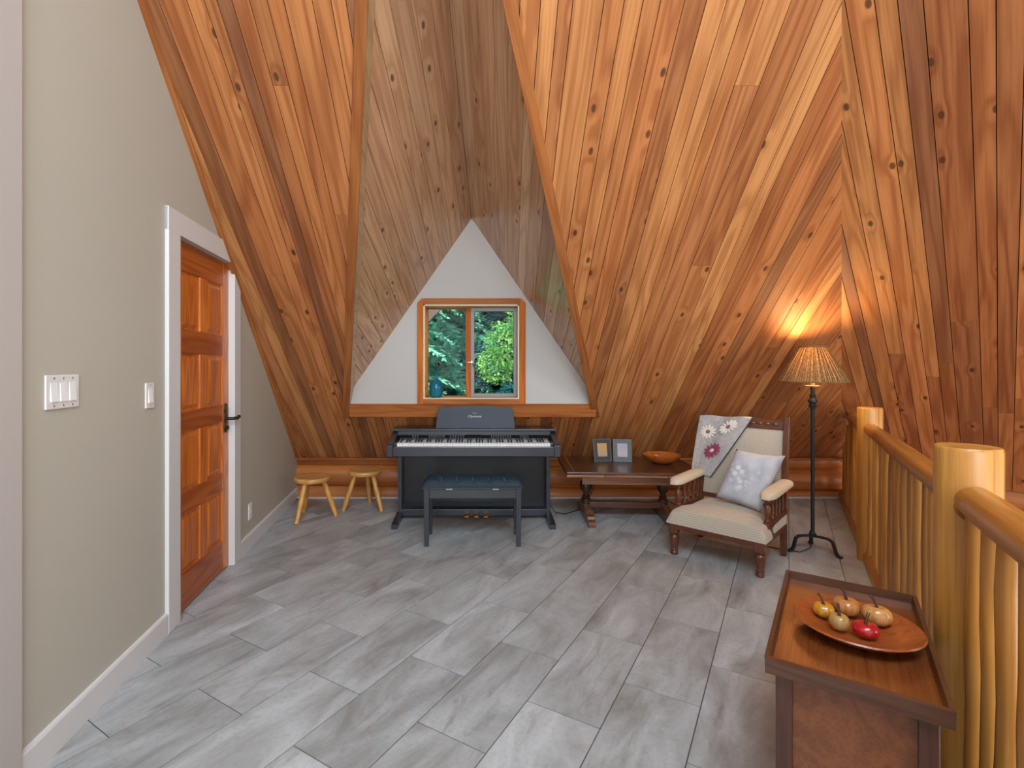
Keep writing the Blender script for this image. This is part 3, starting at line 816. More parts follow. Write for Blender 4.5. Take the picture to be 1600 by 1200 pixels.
# ---------------------------------------------------------------- digital piano
pn = empty('digital_piano', (-.052, 4.30, 0)); tag(pn, 'black upright digital piano with music stand under the window', 'piano')
def pp(name, b, mat=M_piano, par=pn, **k): return obj(name, b, mat, par, **k)
for s in (-1, 1):
    x0, x1 = (.628, .662) if s > 0 else (-.662, -.628)
    pp('side_panel', box(x0, x1, .07, .26, .04, .6, .003))
    f = pp('foot', prism([(-.215, 0), (-.215, .032), (-.19, .045), (.06, .06), (.27, .06), (.27, 0)], lambda y, z: (x0-.008, y, z), lambda y, z: (x1+.008, y, z), bev=.003))
    kx0, kx1 = (.652, .700) if s > 0 else (-.700, -.652)
    kb = pp('key_block', prism([(-.252, .597), (-.252, .688), (-.24, .70), (-.02, .752), (.05, .775), (.27, .775), (.27, .597)], lambda y, z: (kx0, y, z), lambda y, z: (kx1, y, z), bev=.003))
    cx0, cx1 = (.628, .654) if s > 0 else (-.654, -.628)
    pp('cheek_block', box(cx0, cx1, -.19, -.02, .66, .702, .004))
pp('keybed', box(-.654, .654, -.245, .26, .597, .668, .004))
pp('key_slip', box(-.652, .652, -.249, -.2, .6, .676, .004))
kw = None
for i in range(52):
    x = -.626+i*1.252/52
    kw = box(x+.0006, x+1.252/52-.0006, -.205, -.03, .672, .7, .0012, kw, seg=1)
tag(pp('white_keys', kw, M_keyw), kind='stuff')
kb = None
for i in range(51):
    if (i % 7) in (1, 4): continue
    x = -.626+(i+1)*1.252/52
    kb = prism([(-.148, .7), (-.14, .711), (-.03, .713), (-.03, .7)], lambda y, z: (x-.0055, y, z), lambda y, z: (x+.0055, y, z), kb)
tag(pp('black_keys', kb, M_keyb), kind='stuff')
cp = pp('control_panel', prism([(-.03, .69), (-.028, .714), (.02, .742), (.02, .69)], lambda y, z: (-.63, y, z), lambda y, z: (.63, y, z)), M_panel)
bt = None
for x0, n, st in ((-.52, 3, .02), (-.38, 8, .018), (-.2, 6, .022), (.15, 9, .02), (.40, 4, .02)):
    for i in range(n):
        for q in (0, 1):
            yy = -.012+q*.018; zz = .714+(yy+.028)*.583
            bt = box(x0+i*st-.006, x0+i*st+.006, yy-.003, yy+.003, zz-.002, zz+.0035, bm=bt)
tag(obj('buttons', bt, M_button, cp), kind='stuff')
obj('display', prism([(-.015, .7225), (.012, .7383), (.012, .7403), (-.015, .7245)], lambda y, z: (-.055, y, z), lambda y, z: (.065, y, z)), M_pianod, cp)
pp('fallboard', box(-.655, .655, .015, .03, .735, .775, .002))
pp('top_lid', box(-.702, .702, .0, .275, .772, .79, .004))
pp('back_panel', box(-.63, .63, .2, .225, .06, .6), M_pianod)
pp('pedal_rail', prism([(.06, .03), (.06, .085), (.085, .105), (.2, .12), (.2, .03)], lambda y, z: (-.63, y, z), lambda y, z: (.63, y, z), bev=.003))
for i in (-1, 0, 1):
    pd = pp('pedal', prism([(-.028, -.02), (.028, -.02), (.03, .0), (.014, .05), (.012, .12), (-.012, .12), (-.014, .05), (-.03, .0)], lambda x, y: (i*.083+.02+x*.8, .0+y, .038-.1*max(0, -y)), lambda x, y: (i*.083+.02+x*.8, .0+y, .052-.1*max(0, -y)), bev=.002), M_brass, smooth=True)
ms = pp('music_stand', prism([(-.345, 0), (.345, 0), (.327, .165), (.32, .178), (.16, .192), (0, .197), (-.16, .192), (-.32, .178), (-.327, .165)],
        lambda x, t: (x+.012, .06+t*.22, .79+t*.975), lambda x, t: (x+.012, .075+t*.22, .786+t*.975), bev=.002), M_stand)
def text(body, size, shear=0.):
    cu = bpy.data.curves.new('t', 'FONT'); cu.body = body; cu.size = size; cu.shear = shear; cu.align_x = 'CENTER'; cu.extrude = .0004
    t = bpy.data.objects.new('t', cu); COL.objects.link(t)
    dg = bpy.context.evaluated_depsgraph_get(); me = bpy.data.meshes.new_from_object(t.evaluated_get(dg))
    bpy.data.objects.remove(t); return me
tilt = math.atan2(.975, .22)
for body, size, t, sh in (('Clavinova', .030, .094, .25), ('YAMAHA', .0095, .128, 0.)):
    me = text(body, size, sh); me.materials.append(M_logo)
    o = obj('lettering', me, None, ms); o.location = (.005, .0585+t*.22, .7906+t*.975); o.rotation_euler = (tilt, 0, 0)
for s in (-1, 1): pp('page_clip', tube([(s*.16+.012, .055, .792), (s*.16+.012, .042, .796)], .006, 8), M_panel)
tag(obj('power_cord', tube([(.62, 4.55, .09), (.68, 4.53, .012), (.76, 4.50, .006), (.9, 4.62, .006), (1.0, 4.78, .02), (1.1, 4.9, .12), (1.16, 4.95, .25)], .004, 8), M_cord, smooth=True), 'thin black power cord running from piano behind trestle table', 'cord')

# ---------------------------------------------------------------- piano bench
bn = empty('piano_bench', (-.055, 3.845, 0)); tag(bn, 'black piano bench with tufted padded top', 'bench')
hw, hd_ = .36, .155
for sx in (-1, 1):
    for sy in (-1, 1):
        x0, x1 = sorted((sx*hw, sx*(hw-.042))); y0, y1 = sorted((sy*hd_, sy*(hd_-.042)))
        b = box(x0, x1, y0, y1, .0, .428, .003)
        for v in b.verts:
            if v.co.z < .1: v.co.x -= (v.co.x-(x0+x1)/2)*.25; v.co.y -= (v.co.y-(y0+y1)/2)*.25
        obj('leg', b, M_benchw, bn)
for s in (-1, 1):
    obj('apron', box(-hw+.04, hw-.04, s*(hd_-.02)-.01, s*(hd_-.02)+.01, .355, .425, .002), M_benchw, bn)
    obj('apron', box(s*(hw-.02)-.01, s*(hw-.02)+.01, -hd_+.04, hd_-.04, .355, .425, .002), M_benchw, bn)
obj('seat_board', box(-hw-.008, hw+.008, -hd_-.01, hd_+.01, .428, .44, .003), M_benchw, bn)
b = bmesh.new(); nx, ny = 60, 26; grid = []
tufts = [(-.24+.12*i, s*.05) for i in range(5) for s in (-1, 1)]
for j in range(ny+1):
    row = []
    for i in range(nx+1):
        u, v = -1+2*i/nx, -1+2*j/ny
        x, y = u*(hw+.012), v*(hd_+.014)
        e = (max(0, 1-abs(u)**14)*max(0, 1-abs(v)**7))**.5
        z = .44+.036*e+.006*(1-v*v)
        for tx, ty in tufts: z -= .014*math.exp(-((x-tx)**2+(y-ty)**2)/.00035)*e
        for tx in (-.24, -.12, 0, .12, .24): z -= .010*math.exp(-((x-tx)**2)/.00016)*e
        row.append(b.verts.new((x, y, z)))
    grid.append(row)
for j in range(ny):
    for i in range(nx): b.faces.new((grid[j][i], grid[j][i+1], grid[j+1][i+1], grid[j+1][i]))
bmesh.ops.solidify(b, geom=b.faces[:], thickness=.006)
cu = obj('cushion', b, M_leather, bn, smooth='full')
for tx, ty in tufts: obj('tuft_button', lathe([(0, .001), (.008, 0), (.006, .004), (0, .005)], 10, mx=M.Translation((tx, ty, .464))), M_leather, cu, smooth=True)
for s in (-1, 1): obj('hinge', box(s*.17-.022, s*.17+.022, -hd_-.012, -hd_-.006, .424, .431), M_steel, bn)

# ---------------------------------------------------------------- stools
def stool(loc, rz, tilt, label):
    e = empty('wooden_stool', loc, rz); tag(e, label, 'stool', 'three-legged milking stools')
    prof = [(0, .318), (.12, .318), (.148, .324), (.157, .34), (.155, .354), (.147, .362), (.13, .363), (.06, .358), (0, .356)]
    obj('seat', lathe(prof, 40), M_stool, e, smooth=True)
    for k in range(3):
        a = R(90+120*k); c, s = math.cos(a), math.sin(a)
        obj('leg', tube([(c*.205, s*.205, 0), (c*.15, s*.15, .16), (c*.095, s*.095, .322)], [.0185, .0235, .021], 14), M_stoolz, e, smooth=True)
    return e
s1 = stool((-1.475, 4.42, 0), R(40), 0, 'light wooden three-legged stool nearer the beige wall')
s2 = stool((-1.075, 4.70, 0), R(0), 0, 'light wooden three-legged stool close to the piano')

# ---------------------------------------------------------------- trestle table
tb = empty('trestle_table', (1.285, 4.43, 0), R(-3)); tag(tb, 'dark oak trestle table with turned columns beside the armchair', 'table')
obj('table_top', box(-.56, .56, -.37, .37, .445, .466, .004), M_oak, tb)
for x0, x1 in ((-.56, -.255), (-.251, .251), (.255, .56)):
    obj('draw_leaf', box(x0, x1, -.368, .368, .424, .443, .003), M_oakf, tb)
obj('inlay_band', box(-.5, -.49, -.34, .34, .466, .4665), M_oakf, tb)
for s in (-1, 1): obj('apron', box(-.42, .40, s*.26-.012, s*.26+.012, .345, .424, .003), M_oakf if s < 0 else M_oak, tb)  # only the camera-side apron takes the lit oak
for sx in (-1, 1):
    X = sx*.335-.012
    ft = obj('foot', prism([(-.33, 0), (-.33, .035), (-.315, .05), (-.275, .052), (-.26, .075), (-.21, .08), (-.17, .105), (-.08, .12), (.08, .12), (.17, .105), (.21, .08), (.26, .075), (.275, .052), (.315, .05), (.33, .035), (.33, 0), (.2, .012), (-.2, .012)],
        lambda y, z: (X-.03, y, z), lambda y, z: (X+.03, y, z), bev=.003), M_oaky, tb)
    obj('column', lathe([(.04, .115), (.042, .16), (.03, .17), (.034, .18), (.024, .19), (.026, .215), (.044, .24), (.055, .275), (.05, .31), (.032, .328), (.04, .338), (.04, .36)], 22, mx=M.Translation((X, 0, 0))), M_oakz, tb, smooth=True)
    obj('bracket', prism([(-.25, .424), (-.25, .395), (-.18, .37), (-.06, .345), (.06, .345), (.18, .37), (.25, .395), (.25, .424)], lambda y, z: (X-.028, y, z), lambda y, z: (X+.028, y, z), bev=.003), M_oaky, tb)
obj('stretcher', box(-.32, .30, -.028, .028, .085, .135, .004), M_oak, tb)

# picture frames
def pic(loc, rz, mat, label, tiltd=14):
    e = empty('picture_frame', loc, R(rz)); tag(e, label, 'picture frame', 'picture frames on the trestle table')
    tl = M.Rotation(R(-tiltd), 4, 'X')
    w_, h_ = .082, .205
    def add(n, b, m, par=e): b.transform(tl); return obj(n, b, m, par)
    add('mat_board', box(-w_+.008, w_-.008, .002, .008, .008, h_-.008), M_frame)
    for b in (box(-w_, w_, -.003, .01, 0, .01, .002), box(-w_, w_, -.003, .01, h_-.01, h_, .002), box(-w_, -w_+.009, -.003, .01, .008, h_-.008, .002), box(w_-.009, w_, -.003, .01, .008, h_-.008, .002)):
        add('moulding', b, M_frame_edge)
    ph = add('photograph', box(-.044, .044, -.0005, .0035, .045, .165), mat)
    b = box(-.02, .02, 0, .004, 0, .16); b.transform(M.Translation((0, .012, .16)) @ M.Rotation(R(24), 4, 'X') @ M.Translation((0, 0, -.16)))
    add('easel_back', b, M_frame_side)
pic((1.115, 4.545, .4665), 6, M_photo1, 'grey picture frame with warm-toned print, nearer the piano')
pic((1.285, 4.525, .4665), -10, M_photo2, 'grey picture frame with mauve print, nearer the wooden bowl')
# bowl with shells
bw = empty('wooden_bowl', (1.615, 4.47, .4665)); tag(bw, 'turned wooden bowl of shells on the trestle table', 'bowl')
obj('bowl', lathe([(.05, 0), (.06, .0), (.11, .022), (.15, .052), (.166, .078), (.160, .080), (.14, .058), (.1, .034), (.05, .016), (0, .013)], 40), M_bowl, bw, smooth=True)
rr = random.Random(5)
for i in range(9):
    a = rr.uniform(0, 6.28); q = rr.uniform(.0, .085); rz = rr.uniform(.014, .024)
    zz = .4665+.02+q*q*3.2+rz*.55
    b = lathe([(0, -rz*.6), (rz*.8, -rz*.35), (rz, 0), (rz*.7, rz*.4), (rz*.2, rz*.6), (0, rz*.62)], 10)
    b.transform(M.Rotation(rr.uniform(-.6, .6), 4, 'X') @ M.Diagonal((1.3, .9, .8, 1)))
    dk = i in (2, 6)
    tag(obj('pebble' if dk else 'shell', b, M_pebble if dk else M_shell, loc=(1.615+q*math.cos(a), 4.47+q*math.sin(a), zz), rz=a, smooth=True),
        'small dark pebble among shells in the wooden bowl' if dk else 'small pale shell lying in the wooden bowl', 'pebble' if dk else 'shell', 'dark pebbles in the bowl' if dk else 'pale shells in the bowl')

# ---------------------------------------------------------------- armchair
ch_ = empty('armchair', (1.775, 3.57, 0), R(-44.5)); tag(ch_, 'low wooden armchair with cream upholstery, spindle arms and turned legs', 'armchair')
def cpart(n, b, m, **k): return obj(n, b, m, ch_, **k)
turn = [(.016, 0), (.024, .004), (.026, .018), (.02, .028), (.026, .036), (.022, .05), (.03, .09), (.034, .125), (.03, .14), (.022, .146), (.032, .152), (.034, .162)]
for sx in (-1, 1):
    lg = cpart('front_leg', lathe(turn, 20, mx=M.Translation((sx*.275, -.29, 0))), M_chair, smooth=True)
    obj('leg_block', box(sx*.275-.032, sx*.275+.032, -.322, -.258, .16, .232, .004), M_chair, lg)
    # rear leg and back post, raked
    prof = [(.20, 0), (.245, 0), (.23, .25), (.235, .33), (.345, .955), (.305, .965), (.19, .34), (.185, .25)]
    cpart('back_post', prism(prof, lambda y, z: (sx*.285-.018, y, z), lambda y, z: (sx*.285+.018, y, z), bev=.003), M_chair)
    cpart('side_rail', box(sx*.285-.017, sx*.285+.017, -.26, .2, .19, .25, .003), M_chair)
    cpart('side_upholstery', box(sx*.3-.012, sx*.3+.012, -.1, .19, .235, .315, .008), M_uphol)
    cpart('arm_base', prism([(-.22, .29), (-.22, .325), (.21, .335), (.21, .3)], lambda y, z: (sx*.29-.022, y, z), lambda y, z: (sx*.29+.022, y, z), bev=.003), M_chair)
    cpart('arm_rail', prism([(-.24, .468), (-.24, .488), (.27, .50), (.27, .478)], lambda y, z: (sx*.29-.026, y, z), lambda y, z: (sx*.29+.026, y, z), bev=.003), M_chair)
    # padded arm, rounded front
    b = bmesh.new(); n = 14; rows = []
    for i in range(n+1):
        t = i/n; y = -.262+t*.49; wv = .05*(1-(1-min(1, t/.22))**3*.55); hv = .036*(min(1, t/.08)**.5)*(1-.2*t)+.010
        base = .486+.012*t
        rows.append([b.verts.new((sx*.295+wv*math.cos(q)*(1 if abs(math.cos(q)) < .99 else 1), y, base+hv*math.copysign(abs(math.sin(q))**.55, math.sin(q)) if math.sin(q) > 0 else base-.004)) for q in [R(-20)+R(220)*k/10 for k in range(11)]])
    for i in range(n):
        for k in range(10): b.faces.new((rows[i][k], rows[i][k+1], rows[i+1][k+1], rows[i+1][k]))
        b.faces.new((rows[i][10], rows[i][0], rows[i+1][0], rows[i+1][10]))
    b.faces.new(rows[0]); b.faces.new(rows[-1][::-1])
    cpart('arm_pad', b, M_pad, smooth=True)
    sp = [(.018, .322), (.02, .335), (.012, .345), (.018, .365), (.022, .4), (.02, .425), (.011, .44), (.018, .45), (.018, .47)]
    cpart('front_spindle', lathe(sp, 16, mx=M.Translation((sx*.29, -.19, 0))), M_chair, smooth=True)
    sp2 = [(.011, .322), (.011, .335), (.007, .345), (.013, .38), (.013, .395), (.007, .425), (.011, .44), (.011, .474)]
    for y in (-.08, 0., .08, .16): cpart('spindle', lathe(sp2, 12, mx=M.Translation((sx*.29, y, 0))), M_chair, smooth=True)
fr_ = cpart('front_rail', box(-.245, .245, -.318, -.285, .185, .228, .003), M_chairx)
for i in range(34):
    x = -.235+i*.0142
    b = prism([(x, .191), (x+.005, .191), (x+.012, .222), (x+.007, .222)], lambda xx, z: (xx, -.3205, z), lambda xx, z: (xx, -.316, z))
    obj('reed', b, M_chair, fr_)
cpart('rear_rail', box(-.27, .27, .2, .225, .2, .26, .003), M_chairx)
# seat cushion, domed
b = bmesh.new(); nx, ny = 28, 26
def seat_pt(i, j):
    u, v = -1+2*i/nx, -1+2*j/ny
    hwid = .318 if v < -.45 else .318-.05*min(1, (v+.45)/.2)
    x = u*hwid; y = -.325+(v+1)/2*.545
    e = max(0, 1-abs(u)**9)**.5*max(0, 1-abs(v)**9)**.5
    return x, y, .235+(.08+.04*(1-u*u*.8)*(1-v*v*.5))*e**.6
g = [[b.verts.new(seat_pt(i, j)) for i in range(nx+1)] for j in range(ny+1)]
for j in range(ny):
    for i in range(nx): b.faces.new((g[j][i], g[j][i+1], g[j+1][i+1], g[j+1][i]))
ed = [v for v in g[0]]+[g[j][nx] for j in range(1, ny+1)]+[g[ny][i] for i in range(nx-1, -1, -1)]+[g[j][0] for j in range(ny-1, 0, -1)]
lo = [b.verts.new((v.co.x, v.co.y, .222)) for v in ed]
for i in range(len(ed)): j = (i+1) % len(ed); b.faces.new((ed[i], lo[i], lo[j], ed[j]))
b.faces.new(lo)
cpart('seat_cushion', b, M_uphol, smooth=True)
# upholstered back and carved crest
byf = lambda z: .215+(z-.34)*.19
cpart('back_cushion', prism([(byf(.33)-.015, .33), (byf(.86)-.005, .865), (byf(.86)+.035, .865), (byf(.33)+.03, .33)], lambda y, z: (-.266, y, z), lambda y, z: (.266, y, z), bev=.01), M_uphol, smooth=True)
cr = cpart('crest_rail', prism([(-.268, .872), (.268, .872), (.268, .925), (.2, .937), (.1, .94), (0, .948), (-.1, .94), (-.2, .937), (-.268, .925)], lambda x, z: (x, byf(z)-.004, z), lambda x, z: (x, byf(z)+.026, z), bev=.003), M_chairx)
for i in range(9):
    x = -.2+i*.05
    b = lathe([(0, 0), (.014, .001), (.009, .005), (0, .007)], 10); b.transform(M.Translation((x, byf(.905)-.004, .906)) @ M.Rotation(R(90), 4, 'X') @ M.Diagonal((1.5, .8, 1, 1)))
    obj('carved_boss', b, M_chair, cr, smooth=True)
cpart('lower_back_rail', box(-.268, .268, .2, .225, .325, .36, .003), M_chairx)

# cushion leaning on the chair back
def cw(x, y, z): return ch_.matrix_basis @ V((x, y, z))
bpy.context.view_layer.update()
ca, cb_, cc, cd = V((-.0, .135, .725)), V((.315, .135, .715)), V((.205, -.03, .335)), V((-.095, -.01, .385))
cen = (ca+cb_+cc+cd)/4; exx = ((cb_-ca)+(cc-cd)).normalized(); eyy = ((ca-cd)+(cb_-cc)); eyy = (eyy-exx*eyy.dot(exx)).normalized(); ezz = exx.cross(eyy)
n = 22; b = bmesh.new(); lay = []
for s in (1, -1):
    g = []
    for j in range(n+1):
        row = []
        for i in range(n+1):
            u, v = i/n, j/n
            p = (cd*(1-u)+cc*u)*(1-v)+(ca*(1-u)+cb_*u)*v
            pu, pv = 2*u-1, 2*v-1
            pull = 1-.06*((1-pu*pu)*pv**4+(1-pv*pv)*pu**4)
            q = cen+(p-cen)*pull
            th = .07*((1-pu**4)*(1-pv**4))**.55+.004*math.sin(9*pu+5*pv)*(1-pu*pu)*(1-pv*pv)
            loc_ = V(((q-cen).dot(exx), (q-cen).dot(eyy), (q-cen).dot(ezz)+s*th))
            row.append(b.verts.new(loc_))
        g.append(row)
    lay.append(g)
for s, g in enumerate(lay):
    for j in range(n):
        for i in range(n):
            f = (g[j][i], g[j][i+1], g[j+1][i+1], g[j+1][i]); b.faces.new(f if s == 0 else f[::-1])
bmesh.ops.remove_doubles(b, verts=b.verts, dist=.0015)
mx = ch_.matrix_basis @ M(((exx.x, eyy.x, ezz.x, cen.x), (exx.y, eyy.y, ezz.y, cen.y), (exx.z, eyy.z, ezz.z, cen.z), (0, 0, 0, 1)))
pil = obj('throw_pillow', b, M_pillow, mx=mx, smooth='full'); tag(pil, 'pale grey square cushion with white blossom print on the armchair', 'cushion')

# crocheted throw over the left of the chair back
bl = empty('crochet_blanket', ch_.location.copy(), R(-44.5)); tag(bl, 'crocheted wool throw with flowers draped over the armchair back', 'blanket')
nu, nv = 22, 40
def blanket_pt(u, v):
    """v 0 at the rear hem, over the crest at .3, down to the front point at 1"""
    if v < .3:
        t = v/.3; z = .62+(.945-.62)*t; y = byf(z)+.052
        xl, xr = -.325, .04+.02*t
    else:
        t = (v-.3)/.7
        lz = .945+(.50-.945)*t; 
        xl = -.318-.035*t**1.3
        xr = .065-.27*t**1.05
        zl, zr = .94-.44*t, .95-.475*t
        z = zl*(1-u)+zr*u; y = byf(max(z, .5))-.040-.012*math.sin(math.pi*t)
        x = xl*(1-u)+xr*u
        y -= .009*math.sin(u*10+t*3)+.003*math.sin(u*23)
        return V((x, y, z+.004*math.sin(u*9)))
    x = xl*(1-u)+xr*u
    k = max(0, (t-.8)/.2)
    return V((x, y-.07*k*k, z+.012*k+.004*math.sin(u*9)))
b = bmesh.new(); uvl = b.loops.layers.uv.new('UVMap')
g = [[b.verts.new(blanket_pt(i/nu, j/nv)) for i in range(nu+1)] for j in range(nv+1)]
for j in range(nv):
    for i in range(nu):
        f = b.faces.new((g[j][i], g[j][i+1], g[j+1][i+1], g[j+1][i]))
        for l, (a, c) in zip(f.loops, ((i, j), (i+1, j), (i+1, j+1), (i, j+1))): l[uvl].uv = (a/nu*.35, c/nv*.75)
bmesh.ops.solidify(b, geom=b.faces[:], thickness=.005)
obj('cloth', b, M_crochet, bl, smooth='full')
def flower(u, v, r, mat):
    p = blanket_pt(u, v); du = (blanket_pt(u+.05, v)-p).normalized(); dv = (p-blanket_pt(u, v+.03)).normalized(); nn = du.cross(dv).normalized()
    if nn.y > 0: nn = -nn
    for k in range(12):
        a = 2*math.pi*k/12; d = du*math.cos(a)+dv*math.sin(a); s = nn.cross(d)
        b = bmesh.new(); ring = []
        for q in range(10):
            t = 2*math.pi*q/10
            ring.append(b.verts.new(p+nn*.010+d*(r*.6+math.cos(t)*r*.4)+s*math.sin(t)*r*.16))
        top = b.verts.new(p+nn*.017+d*r*.6)
        for q in range(10): b.faces.new((ring[q], ring[(q+1) % 10], top))
        b.faces.new(ring[::-1])
        obj('petal', b, mat, bl, smooth=True)
    b = lathe([(0, 0), (r*.25, 0), (r*.2, .006), (0, .008)], 12)
    z = nn; b.transform(M(((du.x, dv.x, z.x, p.x+z.x*.013), (du.y, dv.y, z.y, p.y+z.y*.013), (du.z, dv.z, z.z, p.z+z.z*.013), (0, 0, 0, 1))))
    obj('flower_centre', b, M_centre if mat is M_petal_w else M_petal_w, bl, smooth=True)
flower(.56, .70, .066, M_petal_r); flower(.26, .50, .060, M_petal_w); flower(.66, .42, .062, M_petal_w)
obj('edging', tube([blanket_pt(1, .3+.7*i/24)+V((0, -.004, 0)) for i in range(25)], .004, 6), M_thread, bl, smooth=True)

# ---------------------------------------------------------------- floor lamp
lp = empty('floor_lamp', (2.395, 3.617, 0)); tag(lp, 'black iron tripod floor lamp with lit wicker shade', 'lamp')
pole = obj('pole', lathe([(.012, .10), (.022, .105), (.024, .125), (.014, .135), (.0125, .15), (.0125, 1.02), (.016, 1.03), (.024, 1.04), (.026, 1.05), (.018, 1.06), (.03, 1.072), (.03, 1.085), (.018, 1.095), (.016, 1.105), (.022, 1.115), (.018, 1.125), (.0135, 1.13), (.0135, 1.18), (0, 1.18)], 20), M_iron, lp, smooth=True)
obj('collar', lathe([(.02, 1.075), (.031, 1.08), (.024, 1.092), (.02, 1.1)], 20), M_ironb, pole, smooth=True)
obj('drip_cup', lathe([(.012, 1.178), (.045, 1.186), (.048, 1.19), (.014, 1.192)], 24), M_candle, lp, smooth=True)
obj('socket', lathe([(.011, 1.19), (.013, 1.2), (.013, 1.29), (.011, 1.295)], 16), M_candle, lp, smooth=True)
obj('bulb', lathe([(0, 1.29), (.014, 1.295), (.024, 1.325), (.028, 1.345), (.022, 1.368), (0, 1.378)], 18), M_bulb, lp, smooth=True)
for k, (dx, dy) in enumerate(((-.165, -.01), (.10, -.15), (.085, .15))):
    l = math.hypot(dx, dy); d = V((dx/l, dy/l, 0)); L = .172
    path = [d*.005+V((0, 0, .108)), d*.05+V((0, 0, .112)), d*.10+V((0, 0, .112)), d*.125+V((0, 0, .098)), d*.137+V((0, 0, .06)), d*.145+V((0, 0, .03)), d*.162+V((0, 0, .010)), d*.185+V((0, 0, .008))]
    s = V((-d.y, d.x, 0)); b = bmesh.new(); rings = []
    for i, p in enumerate(path):
        q = path[min(i+1, len(path)-1)]-path[max(i-1, 0)]; q.normalize(); nn = s.cross(q).normalized()
        wv = .012 if i < 6 else .016; th = .006
        rings.append([b.verts.new(p+s*a*wv+nn*c*th) for a, c in ((-1, -1), (1, -1), (1, 1), (-1, 1))])
    for i in range(len(rings)-1):
        for k2 in range(4): b.faces.new((rings[i][k2], rings[i][(k2+1) % 4], rings[i+1][(k2+1) % 4], rings[i+1][k2]))
    b.faces.new(rings[0][::-1]); b.faces.new(rings[-1])
    zmin = min(v.co.z for v in b.verts)
    for v in b.verts: v.co.z -= zmin if v.co.z < .03 else 0
    obj('leg', b, M_iron, lp)
shade = empty('lamp_shade', (0, 0, 0)); shade.parent = lp
zb, zt, rb, rt = 1.218, 1.47, .215, .082
b = lathe([(rb-.004, zb), (rt-.004, zt), (rt-.006, zt), (rb-.006, zb)], 48, closed=True)
obj('lining', b, M_lining, shade, smooth=True)
nr = 76; wick = None
for i in range(nr):
    a = 2*math.pi*(i+rr.uniform(-.3, .3))/nr; ww = rr.uniform(.7, 1.3); c, s = math.cos(a), math.sin(a)
    wick = tube([((rb+(rt-rb)*t+.003*math.sin(t*60+i*math.pi))*c, (rb+(rt-rb)*t+.003*math.sin(t*60+i*math.pi))*s, zb+(zt-zb)*t) for t in [k/10 for k in range(11)]], [(.0030-.0012*k/10)*ww for k in range(11)], 5, wick)
tag(obj('wicker_strands', wick, M_shade, shade, smooth=True), kind='stuff')
for r_, z_ in ((rb, zb), (rt, zt)):
    obj('shade_rim', tube([(r_*math.cos(2*math.pi*k/48), r_*math.sin(2*math.pi*k/48), z_) for k in range(49)], .005, 8), M_shade, shade, smooth=True)
for k in range(3):
    a = R(120*k+20); obj('harp_arm', tube([(.012*math.cos(a), .012*math.sin(a), 1.25), (rt*.9*math.cos(a), rt*.9*math.sin(a), zt-.02)], .002, 6), M_iron, shade)
ld = bpy.data.lights.new('lamp_bulb_light', 'POINT'); ld.energy = 17; ld.color = (1, .72, .36); ld.shadow_soft_size = .045
lo_ = bpy.data.objects.new('lamp_bulb_light', ld); COL.objects.link(lo_); lo_.parent = lp; lo_.location = (0, 0, 1.40)
tag(obj('lamp_cord', tube([(2.39, 3.63, .1), (2.37, 3.6, .03), (2.28, 3.58, .005), (2.12, 3.68, .005), (2.0, 3.85, .005), (1.95, 4.2, .005), (1.9, 4.6, .005), (1.8, 4.97, .03)], .0035, 8), M_cord, smooth=True), 'black cord trailing on floor from lamp behind armchair', 'cord')

# ---------------------------------------------------------------- tray table with a platter of wooden fruit
d_ = .79; th_t = 1.33-d_
BL, BR, FR, FL = [V((x*d_, y*d_, th_t)) for x, y in ((1.500, 2.469), (1.881, 2.199), (1.389, 1.451), (.999, 1.729))]
tcen = (BL+BR+FR+FL)/4; tx = ((BR-BL)+(FR-FL)).normalized(); tang = math.atan2(tx.y, tx.x)
tt = empty('tray_table', (tcen.x, tcen.y, 0), tang); tag(tt, 'dark wooden tray-top table with raised rim in the foreground', 'table')
wx, wy = .187, .355
zt0 = th_t-.042
obj('tray_board', box(-wx+.008, wx-.008, -wy+.008, wy-.008, zt0, zt0+.014), M_tray, tt)
for s in (-1, 1):
    obj('rim', prism([(s*(wx-.012), zt0), (s*wx, zt0-.004), (s*(wx+.006), th_t-.002), (s*(wx-.006), th_t)], lambda x, z: (x, -wy, z), lambda x, z: (x, wy, z)), M_trayedge, tt)
    obj('rim', prism([(s*(wy-.012), zt0), (s*wy, zt0-.004), (s*(wy+.006), th_t-.002), (s*(wy-.006), th_t)], lambda y, z: (-wx-.004, y, z), lambda y, z: (wx+.004, y, z)), M_trayedge, tt)
    for q in (-1, 1):
        x0, x1 = sorted((s*(wx-.018), s*(wx-.058))); y0, y1 = sorted((q*(wy-.025), q*(wy-.065)))
        obj('leg', box(x0, x1, y0, y1, 0, zt0, .004), M_trayz, tt)
    obj('end_panel', box(-wx+.05, wx-.05, s*(wy-.05)-.008, s*(wy-.05)+.008, .13, zt0-.004, .002), M_tray, tt)
    obj('apron', box(s*(wx-.035)-.008, s*(wx-.035)+.008, -wy+.06, wy-.06, zt0-.07, zt0, .002), M_trayedge, tt)
obj('shelf', box(-wx+.02, wx-.02, -wy+.03, wy-.03, .11, .13, .003), M_tray, tt)
pc = V((1.142, 1.525, zt0+.0142))
pl = empty('wooden_platter', pc); tag(pl, 'round turned wooden platter holding carved fruit', 'platter')
obj('dish', lathe([(.05, 0), (.07, 0), (.11, .012), (.148, .03), (.163, .042), (.160, .046), (.135, .034), (.09, .019), (.05, .013), (0, .012)], 56), M_platter, pl, smooth=True)
